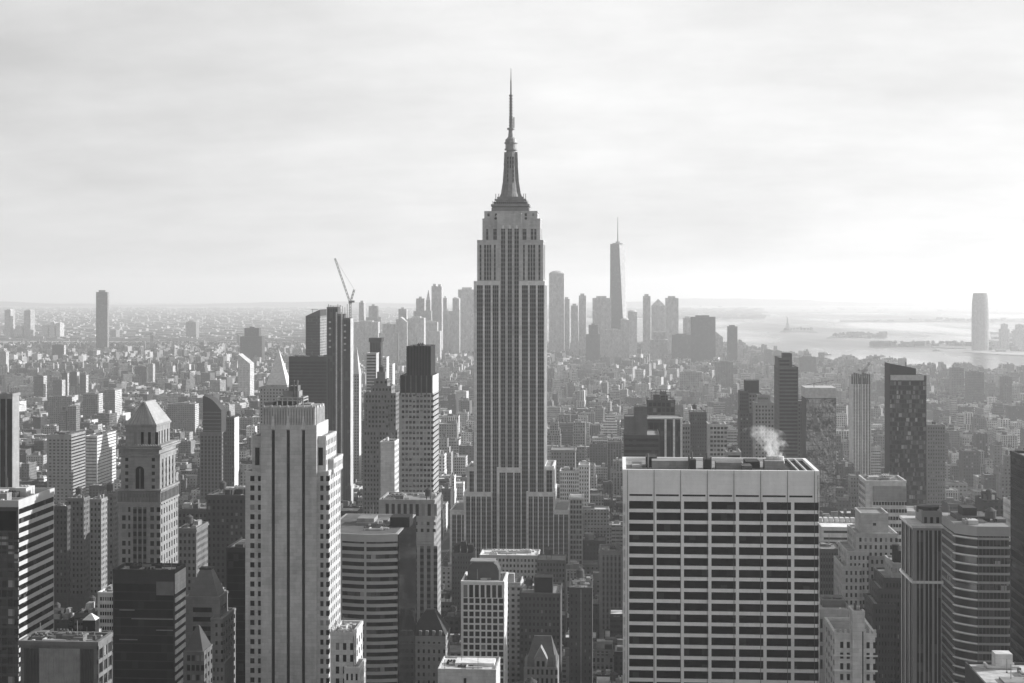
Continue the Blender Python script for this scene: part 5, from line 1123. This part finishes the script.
    # mid-distance slabs at the left, sun on their sides put into a paler side tone
    for a, c, e, yt, yb, Y, tn, lb in ((34, 43.5, 47, 376, 394, 2650, .13, 'dark slab with bright side, first of the row of housing slabs at left'), (53, 62, 65.5, 380, 394, 2500, .13, 'low dark slab second in the row of housing slabs at left'), (62, 67.5, 69, 373, 392, 2750, .14, 'thin slab third in the row of housing slabs at left'), (70, 77, 79.5, 372, 391, 2700, .14, 'thin slab fourth in the row of housing slabs at left'), (80, 86, 88.5, 375, 391, 2650, .15, 'slab last in the row of housing slabs at left'),
                                   (104.5, 115, 122, 390, 419, 1950, .22, 'block with brilliant white side left above the ornate tower'), (83, 97, 103, 394, 418, 2050, .2, 'brown block with bright stepped side left of the ornate tower top'), (48, 72, 75, 397, 415, 2000, .2, 'long gabled row building above the square grid block'), (135, 146, 148, 367, 380, 3300, .12, 'dark slab far off above the ornate tower'), (148, 153, 155, 364, 380, 3400, .4, 'thin pale slab far off above the ornate tower'), (0, 6, 9, 352, 375, 3400, .45, 'pale block at the left edge below the far skyline'), (52, 64, 66, 345, 358, 4300, .09, 'dark far block below the leftmost skyline towers'),
                                   (168, 195, 199, 404, 424, 1800, .2, 'long dark arched roof hall behind the ornate tower'), (765, 772, 0, 350, 362, 3900, .16, 'left hazy housing slab by the water above the tall banded dark tower'), (774, 782, 0, 351, 362, 3950, .16, 'right hazy housing slab by the water above the tall banded dark tower'), (716, 733, 0, 362, 385, 3300, .2, 'pale hazy block above the brown brick slab'), (680, 702, 0, 372, 390, 3000, .28, 'wide hazy gridded block above the wide pale slab'), (800, 816, 0, 357, 370, 3800, .14, 'hazy stepped block by the shore right of the tall banded dark tower'), (952, 964, 0, 368, 392, 3100, .16, 'hazy stepped block near the shore right of the slanted dark apartment tower'), (968, 984, 0, 372, 400, 2900, .13, 'hazy block near the shore above the round cornered banded tower'), (1003, 1012, 0, 377, 400, 2900, .13, 'hazy slim block near the shore below the rounded tower')):
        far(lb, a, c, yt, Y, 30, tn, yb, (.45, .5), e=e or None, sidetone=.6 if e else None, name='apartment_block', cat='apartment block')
downtown()

# suspension bridge over the river at the left
def bridge():
    Y = 6600; o = (PX(195, Y), Y, 0); root = empty('suspension_bridge', o, 'long low suspension bridge crossing left of the broad dark block in the haze', 'bridge'); m = metal(.09, .7)
    xa, xb = PX(120, Y), PX(300, Y); z = PZ(345.2, 195, Y); t1, t2 = PX(152, Y), PX(238, Y); zt = z + 52
    mb = MB(); mb.box(xa, xb, Y - 14, Y + 14, z - 5, z); mb.build('deck', m, root, o)
    for t in (t1, t2):
        mb = MB()
        for dy in (-13, 11): mb.box(t - 3, t + 3, Y + dy, Y + dy + 3, 0, zt)
        mb.box(t - 3, t + 3, Y - 10, Y + 11, zt - 8, zt - 3); mb.build('tower', m, root, o)
    mb = MB(); P = []
    for i in range(25): q = t1 + (t2 - t1) * i / 24; P.append((q, z + 5 + (zt - z - 5) * (2 * i / 24 - 1) ** 2))
    P = [(xa, z)] + P + [(xb, z)]
    for (x0, z0), (x1, z1) in zip(P, P[1:]):
        for dy in (-12, 12): mb.bar((x0, Y + dy, z0), (x1, Y + dy, z1), 1.2)
    mb.build('cable', m, root, o)
    mb = MB()
    for q, zz in P[1:-1]: mb.bar((q, Y - 12, z), (q, Y - 12, zz), .6)
    mb.build('hanger', m, root, o)
bridge()

def statue():
    gx, gy = ground(787.5, 330.8); o = (gx, gy, 1.2); root = empty('statue', o, 'tiny hazy statue with raised arm on a pedestal on a harbour island', 'statue'); z = 1.2
    mb = MB(); mb.frustum((gx - 28, gx + 28, gy - 28, gy + 28), (gx - 24, gx + 24, gy - 24, gy + 24), z, z + 14); mb.frustum((gx - 11, gx + 11, gy - 11, gy + 11), (gx - 8, gx + 8, gy - 8, gy + 8), z + 14, z + 46); mb.build('pedestal', stone(.3), root, o)
    mb = MB(); m = metal(.2)
    for (r0, h0), (r1, h1) in zip([(6, 46), (5.5, 60), (4.4, 72), (4.8, 77), (2, 80), (1.9, 81)], [(5.5, 60), (4.4, 72), (4.8, 77), (2, 80), (1.9, 81), (1.9, 82)]): mb.cyl(gx, gy, r0, z + h0, z + h1, 12, r1)
    mb.cyl(gx, gy, 2.3, z + 82, z + 86, 10, 2); mb.bar((gx - 3.5, gy, z + 76), (gx - 5.5, gy, z + 90), 2); mb.build('figure', m, root, o)
    mb = MB(); mb.cyl(gx - 5.5, gy, 1.5, z + 89.8, z + 93, 8, .4); mb.build('torch', m, root, o)
statue()

def boats():
    proto = None
    for px, py, s, lb in ((826, 354.8, 1.3, 'small boat on the water below the island nearest the statue'), (806, 351.2, .9, 'tiny boat on the water nearest the shoreline point'), (940, 371, 1.1, 'left one of two boats close to the near shore at right'), (954, 370.2, 1.6, 'larger right one of two boats close to the near shore at right'), (882, 356.5, .9, 'faint boat in mid river right of the small boat'), (936, 350.8, 1.0, 'faint boat off the low pier land at right')):
        x, y = ground(px, py, -2)
        if proto is None:
            o = (0, 0, 0); root = empty('ferry_boat', o, lb, 'boat', 'boats on the harbour water')
            mb = MB(); mb.prism([(-14, -4), (9, -4), (15, 0), (9, 4), (-14, 4)], -.6, 2.6, True, None, [(-14.5, -4.4), (9.5, -4.4), (17, 0), (9.5, 4.4), (-14.5, 4.4)]); mb.build('hull', stone(.12), root, o)
            mb = MB(); mb.box(-11, 7, -3.4, 3.4, 2.6, 5.4); mb.box(-6, 5, -2.8, 2.8, 5.4, 7.8); mb.build('cabin', stone(.5), root, o)
            mb = MB(); mb.cyl(-4, 0, 1, 7.8, 10.5, 10); mb.build('funnel', stone(.1), root, o)
            proto = root
        else:
            root = proto.copy(); COL.objects.link(root); root['label'] = lb
            for ch in list(proto.children): c2 = ch.copy(); COL.objects.link(c2); c2.parent = root
        root.location = (x, y, -2); root.scale = (s, s, s); root.rotation_euler = (0, 0, px * 1.7 % 1.2 - .5)
boats()

# ------------------------------------------------------------------ ordinary city blocks
HB = sorted(HEROES, key=lambda h: h[4])
def limit_row(a, c, Y):
    """highest row a block standing in front of taller neighbours may reach"""
    r = 0
    for h in HB:
        if h[4] > Y - 5 and h[1] > a and h[0] < c: r = max(r, h[2])
    return r
def clash(x0, x1, y0, y1):
    for h in HB:
        f = h[5]
        if f[0] < x1 and f[1] > x0 and f[2] < y1 and f[3] > y0: return True
    return False

class Block: pass
def make_block(x0, x1, y0, y1, h, rr, rot=0.0):
    """list of (part name, boxes) for an ordinary building"""
    B = Block(); B.fp = (x0, x1, y0, y1); B.h = h; B.tiers = []; B.roofs = []; B.bulk = []; B.tank = None; B.par = []
    t = rr.choice([.04, .05, .07, .09, .12, .16, .22, .3, .42, .6]) if y0 < 1700 else rr.choice([.06, .08, .11, .15, .2, .28, .38, .5, .65, .78]) if y0 < 3400 else rr.choice([.16, .2, .25, .3, .36, .42, .5, .6]); B.tone = t; rn = rr.random()  # tones darker near, paler far: haze put into the colour
    ww, wh = rr.choice([(.42, .5), (.5, .5), (.36, .45), (.55, .6), (.9, .42), (.5, .86), (.45, .55)])
    B.w = (ww, wh); at = (t, ww, wh, rn); blank = (t * rr.uniform(.8, 1.1), 0 if rr.random() < .45 else ww * .7, wh * .9, rn)
    rt = rr.choice([.06, .1, .15, .25, .4, .6, .75]); B.rt = rt
    w, d = x1 - x0, y1 - y0; zs = [(x0, x1, y0, y1, 0, h)]
    if h > 42 and rr.random() < .6:
        k = rr.uniform(.55, .8); zs = [(x0, x1, y0, y1, 0, h * k)]
        i, j = rr.uniform(.06, .2) * w, rr.uniform(.06, .2) * d
        zs.append((x0 + i, x1 - i * rr.random(), y0 + j * rr.random(), y1 - j, h * k, h))
        if h > 70 and rr.random() < .6:
            q = zs[-1]; h2 = h * .86; zs[-1] = q[:5] + (h2,); i = .15 * (q[1] - q[0]); zs.append((q[0] + i, q[1] - i, q[2] + i, q[3] - i, h2, h))
    B.step = len(zs) > 1
    for z in zs: B.tiers.append((z, at, blank))
    q = zs[-1]; p = .5
    for z in zs:
        B.roofs.append(((z[0] + .3, z[1] - .3, z[2] + .3, z[3] - .3, z[5] - .05, z[5] + .05), (rt, 0, 0, 0)))
        B.par += [(z[0], z[1], z[2], z[2] + p, z[5], z[5] + 1), (z[0], z[1], z[3] - p, z[3], z[5], z[5] + 1), (z[0], z[0] + p, z[2] + p, z[3] - p, z[5], z[5] + 1), (z[1] - p, z[1], z[2] + p, z[3] - p, z[5], z[5] + 1)]
    B.z = q[5]
    if y0 < 1900:
        for z in zs:
            for zz, hh, oo in ((z[5] - 1.6, .8, .45), (z[5] - rr.uniform(5, 9), .4, .25)):
                if zz > z[4] + 4: B.par += [(z[0] - oo, z[1] + oo, z[2] - oo, z[2], zz, zz + hh), (z[1], z[1] + oo, z[2], z[3], zz, zz + hh)]
    W_, D_ = q[1] - q[0], q[3] - q[2]
    for i in range((rr.choice([3, 4, 5, 6]) if y0 < 1500 else rr.choice([1, 2, 3]))):
        bw, bd, bh = rr.uniform(.08, .36) * W_, rr.uniform(.1, .36) * D_, rr.uniform(1.2, 5.5)
        bx, by = rr.uniform(q[0] + 1, q[1] - bw - 1), rr.uniform(q[2] + 1, q[3] - bd - 1)
        B.bulk.append(((bx, bx + bw, by, by + bd, q[5], q[5] + bh), (rr.choice([.06, .15, .25, .4, .6]), 0, 0, 0)))
    if rr.random() < (.7 if y0 < 1500 else .4) and h < 130: B.tank = (rr.uniform(q[0] + 3, q[1] - 3), rr.uniform(q[2] + 3, q[3] - 3), q[5], rr.uniform(1.6, 2.4))
    B.top = h + 3
    return B
def tank_mb(mb, x, y, z, r):
    mb.cur = (.1, 0, 0, 0)
    for q in range(4):
        a = math.pi / 4 + q * math.pi / 2; c, s_ = x + r * .75 * math.cos(a), y + r * .75 * math.sin(a); mb.box(c - .15, c + .15, s_ - .15, s_ + .15, z, z + 2.6)
    mb.cyl(x, y, r, z + 2.6, z + 6, 12); mb.cyl(x, y, r * 1.1, z + 6, z + 7.4, 12, .05)
def emit(B, wall, roof, bulk, tank):
    for z, at, bl in B.tiers: wall.box(*z, at, (B.rt, 0, 0, 0), bl, bottom=False)
    for q in B.par: wall.box(*q, (B.tone, 0, 0, 0), (B.tone, 0, 0, 0), (B.tone, 0, 0, 0), bottom=False)
    for q, at in B.roofs: roof.box(*q, at, at, at, bottom=False)
    for q, at in B.bulk: bulk().box(*q, at, at, at, bottom=False)
    if B.tank: tank_mb(tank, *B.tank)

def district(x, y, x1):
    """south of the regular grid each quarter has its own street angle: (angle, pivot)"""
    if y < 2700 or proj(x1, y, 0)[0] > 690 and y > 3600: return None
    i, j = int(x // 620), int(y // 700); a = random.Random(i * 91 + j * 17).choice([-.5, -.3, -.12, 0, .2, .42])
    return (a, (i + .5) * 620, (j + .5) * 700) if a else None
def rotated(p, r):
    if not r: return p
    c, s_ = math.cos(r[0]), math.sin(r[0]); x, y = p[0] - r[1], p[1] - r[2]; return (r[1] + c * x - s_ * y, r[2] + s_ * x + c * y) + tuple(p[2:])
rr = random.Random(11); blocks = []
for i in range(-9, 9):
    for j in range(3, 92):
        bx0 = AVX + i * BLX + AVW / 2 + 3; bx1 = bx0 + BLX - AVW - 6; by0 = j * BLK + STW / 2 + 43; by1 = by0 + BLK - STW - 6
        pa, pc = proj(bx0, by1, 0)[0], proj(bx1, by1, 0)[0]
        if pc < -120 or pa > 1150: continue
        for row in (0, 1):
            y0 = by0 if row == 0 else by0 + (by1 - by0) * .5 + 1.5; y1 = y0 + (by1 - by0) * .5 - 1.5; x = bx0
            while x < bx1 - 9:
                w = min(rr.uniform(12, 30) if y0 > 1500 or rr.random() < .6 else rr.uniform(24, 46), bx1 - x); x0, x1 = x, x + w - .4; x += w
                if x1 - x0 < 8: continue
                yb_ = y1 - rr.uniform(0, 6)
                if not shore_ok(x0, y1, .3) or not shore_ok(x1, y1, .3) or clash(x0, x1, y0, y1): continue
                Y = y0
                if Y < 1080: h = rr.choice([40, 60, 80, 100, 120]) * rr.uniform(.8, 1.2)
                elif Y < 1500: h = rr.choice([18, 22, 28, 34, 42, 52, 66]) * rr.uniform(.8, 1.2)
                elif Y < 2300: h = rr.choice([16, 20, 26, 32, 40, 50, 64]) * rr.uniform(.8, 1.2)
                elif Y < 4300: h = rr.choice([12, 14, 16, 18, 20, 24, 30, 46]) * rr.uniform(.8, 1.2)
                else: h = rr.choice([12, 15, 18, 22, 28, 40]) * rr.uniform(.8, 1.2)
                pts = [proj(a, b, 0)[0] for a in (x0, x1) for b in (y0, y1)]; a, c = min(pts), max(pts)
                if c < -60 or a > 1090: continue
                d = -SN * (x0 + x1) / 2 + CS * y0
                lim = max(limit_row(a, c, Y), 340 if Y > 4300 else 352 if Y > 2300 else 376)
                if a > 1005 or c < 14: pass
                hmax = H - (lim + 1.5 - HZ) / F * d - 4
                if hmax < 8: continue
                if 1400 < Y < 3600 and c < 250: h *= .62
                if h > hmax: h = hmax * rr.uniform(.62, 1)
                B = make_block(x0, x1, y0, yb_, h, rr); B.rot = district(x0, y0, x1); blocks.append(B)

# how many pixels each one shows: paint rectangles from far to near
buf = np.full((683, 1024), -1, dtype=np.int32)
items = [(h[4], h[0], h[1], h[3], 683, -2) for h in HEROES]
for k, B in enumerate(blocks):
    x0, x1, y0, y1 = B.fp; P = [proj(*rotated((a, b, z), B.rot)) for a in (x0, x1) for b in (y0, y1) for z in (B.z,)]
    B.px = (min(p[0] for p in P), max(p[0] for p in P)); B.yt = min(p[1] for p in P); items.append((y0, B.px[0], B.px[1], B.yt, proj(x0, y0, 0)[1], k))
for Y, a, c, yt, yb, k in sorted(items, reverse=True):
    buf[max(0, int(round(yt))):max(0, min(683, int(round(yb)))), max(0, int(round(a))):max(0, min(1024, int(round(c))))] = k
cnt = np.bincount(buf[buf >= 0], minlength=len(blocks))
order = sorted(range(len(blocks)), key=lambda k: -cnt[k]); chosen = set(k for k in order[:300] if cnt[k] > 25)

SHORT = [(h[0], h[1], h[3], h[4], h[6]) for h in HEROES if h[6]]
def tone_word(t): return 'dark' if t < .1 else 'brownish' if t < .18 else 'grey' if t < .29 else 'silvery' if t < .45 else 'pale'
def describe(B):
    cx = (B.px[0] + B.px[1]) / 2; w = B.px[1] - B.px[0]
    sh = 'stepped' if B.step else ('tall' if B.h > 2.2 * (B.fp[1] - B.fp[0]) else 'squat' if B.h < .9 * (B.fp[1] - B.fp[0]) else 'boxy')
    rf = 'bright roof' if B.rt > .4 else 'dark roof' if B.rt < .15 else 'grey roof'
    return '%s %s block, %s%s,' % (tone_word(B.tone), sh, rf, ' and tank' if B.tank else '')
def nearest(B, n):
    cx = (B.px[0] + B.px[1]) / 2; out = []
    for a, c, yt, Y, nm in SHORT:
        dx = 0 if a <= cx <= c else min(abs(cx - a), abs(cx - c)); out.append((dx + abs(Y - B.fp[2]) * .12, cx, (a + c) / 2, Y, nm))
    return sorted(out)[:n]
labels = {}
for k in sorted(chosen, key=lambda k: blocks[k].fp[2]):
    B = blocks[k]; _, cx, hx, Y, nm = nearest(B, 1)[0]
    rel = ('in front of' if B.fp[2] < Y else 'behind') if abs(cx - hx) < 14 else ('left of' if cx < hx else 'right of')
    if rel in ('left of', 'right of') and B.fp[2] > Y + 150: rel = 'far ' + rel.split()[0] + ' of'
    labels.setdefault((describe(B), rel + ' ' + nm), []).append(k)
LAB = {}
for (d_, r_), ks in labels.items():
    n = len(ks)
    for q, k in enumerate(ks):
        pre = '' if n == 1 else ('nearest ', 'farthest ')[q] if n == 2 else ('nearest ', 'middle ', 'farthest ')[q] if n == 3 else ['nearest ', 'second nearest ', 'third nearest ', 'fourth nearest ', 'fifth nearest ', 'sixth nearest ', 'seventh nearest '][min(q, 6)]
        LAB[k] = pre + d_ + ' ' + r_
rest = MB()
for k, B in enumerate(blocks):
    if k in chosen:
        x0, x1, y0, y1 = B.fp; o = ((x0 + x1) / 2, (y0 + y1) / 2, 0)
        nm = 'apartment_block' if B.step else 'loft_building' if B.h < 45 else 'office_block'
        root = empty(nm, o, LAB[k], 'building', 'ordinary city blocks')
        wl, rf, tk = MB(), Roofs(), MB(); bks = []
        def nb(): bks.append(MB()); return bks[-1]
        emit(B, wl, rf, nb, tk)
        if B.rot: root.location = rotated(o, B.rot); root.rotation_euler = (0, 0, B.rot[0])
        wl.build('wall', citymat(), root, o); rf.build('roof', citymat(), root, o)
        for b_ in bks: b_.build('bulkhead', citymat(), root, o)
        tk.build('water_tank', citymat(), root, o)
    else:
        n0 = len(rest.v); emit(B, rest, rest, lambda: rest, rest)
        if B.rot: rest.v[n0:] = [rotated(p, B.rot) for p in rest.v[n0:]]

# river-side and far boroughs: thousands of low roofs that read as one mass
fr = random.Random(5)
for q in range(9000):
    Y = 7700 + 14000 * fr.random() ** 1.5; px = fr.uniform(-30, 760); X = PX(px, Y)
    lim = ground(470, 331)
    if Y < 12000 and px > 400: continue
    if px > 470 and Y < 14000: continue
    w, d, h = fr.uniform(20, 110), fr.uniform(14, 60), fr.choice([7, 8, 9, 10, 12, 14, 20]) * fr.uniform(.8, 1.3)
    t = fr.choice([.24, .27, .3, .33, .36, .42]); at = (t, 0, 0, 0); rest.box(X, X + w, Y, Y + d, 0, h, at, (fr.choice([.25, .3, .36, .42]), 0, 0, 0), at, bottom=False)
for q in range(260):       # far shore and islands
    px, py = fr.choice([(fr.uniform(985, 1040), fr.uniform(343, 352)), (fr.uniform(990, 1040), fr.uniform(334, 350)), (fr.uniform(870, 970), fr.uniform(345, 346.6)), (fr.uniform(832, 882), fr.uniform(335, 337.8)), (fr.uniform(860, 1040), fr.uniform(319.5, 321.5)), (fr.uniform(680, 1040), fr.uniform(306.5, 312))])
    X, Y = ground(px, py); w = fr.uniform(15, 60); h = fr.choice([8, 10, 14, 20]); t = fr.choice([.08, .12, .2, .4]); at = (t, 0, 0, 0)
    rest.box(X, X + w, Y, Y + fr.uniform(15, 40), 0, h, at, at, at, bottom=False)
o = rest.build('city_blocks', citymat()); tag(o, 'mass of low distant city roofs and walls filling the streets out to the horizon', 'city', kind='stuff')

# trees on the islands, the shore parks and a midtown square
def tree(x, y, z, s, seed, label, group, first=[None]):
    rr = random.Random(seed)
    if first[0] is None:
        o = (0, 0, 0); root = empty('tree', o, label, 'tree', group)
        mb = MB(); mb.cyl(0, 0, .35, 0, 4.5, 8, .2)
        for q in range(4): a = q * 1.6; mb.bar((0, 0, 3.2 + q * .4), (2 * math.cos(a), 2 * math.sin(a), 6 + q * .4), .2)
        m, t, p = newmat('bark'); p.inputs['Base Color'].default_value = (.06, .06, .06, 1); mb.build('trunk', m, root, o)
        mb = MB()
        for q in range(900):
            th, ph, rad = rr.uniform(0, 6.28), math.acos(rr.uniform(-1, 1)), rr.uniform(.35, 1) ** .6
            c = (4.2 * rad * math.sin(ph) * math.cos(th) * (1 + .25 * math.sin(3 * th)), 4.2 * rad * math.sin(ph) * math.sin(th), 7.5 + 3.6 * rad * math.cos(ph))
            u = Vector((rr.uniform(-1, 1), rr.uniform(-1, 1), rr.uniform(-1, 1))).normalized(); v = u.orthogonal().normalized(); k = rr.uniform(.35, .65)
            mb.face([tuple(Vector(c) + k * (u * a_ + v * b_)) for a_, b_ in ((-1, -.5), (1, -.5), (1, .5), (-1, .5))])
        m, t, p = newmat('foliage'); oi = t.node('ShaderNodeNewGeometry').outputs['Random Per Island']; t.put(p.inputs['Base Color'], t.rng(oi, 0, 1, .03, .1)); mb.build('crown', m, root, o); first[0] = root
    else:
        root = first[0].copy(); COL.objects.link(root); root['label'] = label; root['group'] = group
        for ch in list(first[0].children): c2 = ch.copy(); COL.objects.link(c2); c2.parent = root
    root.location = (x, y, z); root.scale = (s, s, s * rr.uniform(.85, 1.15)); root.rotation_euler = (0, 0, rr.uniform(0, 6))
k = 0
for x0, x1, y0, y1, n, g, lb in ((834, 882, 335.2, 337.2, 26, 'trees on the near harbour island', 'hazy tree on the low wooded harbour island right of the statue'), (784, 812, 330.0, 331.8, 16, 'trees on the statue island', 'hazy tree on the statue island'), (880, 968, 345.2, 346.2, 30, 'trees on the pier land', 'hazy tree on the long low pier land left of the rounded tower')):
    for q in range(n):
        x, y = ground(rr.uniform(x0, x1), rr.uniform(y0, y1)); tree(x, y, 1.2, rr.uniform(1.3, 2.2), k, lb, g); k += 1

# steam from the cooling towers
def steam():
    Y = 617; x0 = PX(775, Y); z0 = PZ(460, 775, Y); mb = MB(); n = 20; rows = []
    prof = [(0, 0, 4.2), (2.2, -.3, 5.4), (4.4, -1.2, 7.4), (6.6, -2.8, 9), (8.8, -4.2, 10), (11, -5.2, 9), (13.4, -5.8, 3)]
    for h, dx, r in prof: rows.append([(x0 + dx + r * math.cos(2 * math.pi * i / n), Y + 2 + r * .8 * math.sin(2 * math.pi * i / n), z0 + h) for i in range(n)])
    for a, b in zip(rows, rows[1:]):
        for i in range(n): j = (i + 1) % n; mb.face([a[i], a[j], b[j], b[i]])
    mb.face(rows[0][::-1]); mb.face(rows[-1])
    m = bpy.data.materials.new('steam'); m.use_nodes = True; t = NT(m.node_tree); t.n.clear()
    out = t.node('ShaderNodeOutputMaterial'); v = t.node('ShaderNodeVolumePrincipled'); t.l.new(v.outputs[0], out.inputs['Volume'])
    pos = t.node('ShaderNodeNewGeometry').outputs['Position']; s = t.node('ShaderNodeSeparateXYZ'); t.l.new(pos, s.inputs[0])
    h = t.m('DIVIDE', t.m('SUBTRACT', s.outputs[2], z0), 13.4)
    ax = t.m('SUBTRACT', s.outputs[0], t.m('ADD', x0, t.m('MULTIPLY', t.m('MULTIPLY', h, h), -5.5))); ay = t.m('SUBTRACT', s.outputs[1], Y + 2.0)
    rad = t.m('SQRT', t.m('ADD', t.m('MULTIPLY', ax, ax), t.m('MULTIPLY', t.m('MULTIPLY', ay, ay), 1.5)))
    fall = t.m('SUBTRACT', 1.0, t.m('DIVIDE', rad, t.m('ADD', 4.0, t.m('MULTIPLY', h, 6.0))))
    nz = t.noise(t.map(pos, (1, 1, .7)), .42, 6, .68)
    dn = t.m('MULTIPLY', t.m('SUBTRACT', t.m('ADD', t.m('MULTIPLY', fall, .8), t.m('MULTIPLY', nz, 4.0)), 2.3), t.m('SUBTRACT', 1.0, t.m('MULTIPLY', h, .4)))
    t.put(v.inputs['Density'], t.m('MULTIPLY', t.m('MAXIMUM', dn, 0.0), t.rng(h, 0, 1, .8, .16))); v.inputs['Color'].default_value = (.97, .97, .97, 1); v.inputs['Anisotropy'].default_value = .2
    o = mb.build('steam', m); tag(o, 'white steam plume rising from the roof of the wide pale slab', 'steam', kind='stuff')
steam()

# ------------------------------------------------------------------ air
def haze():
    mb = MB(); mb.box(-14500, 14500, -400, 31500, -4.5, 485)
    m = bpy.data.materials.new('haze'); m.use_nodes = True; t = NT(m.node_tree); t.n.clear()
    out = t.node('ShaderNodeOutputMaterial'); v = t.node('ShaderNodeVolumePrincipled'); t.l.new(v.outputs[0], out.inputs['Volume'])
    v.inputs['Density'].default_value = HAZE_DENSITY; v.inputs['Color'].default_value = (1, 1, 1, 1); v.inputs['Anisotropy'].default_value = .45
    o = mb.build('haze', m); tag(o, 'pale even haze lying over the whole city', 'haze', kind='stuff')
haze()
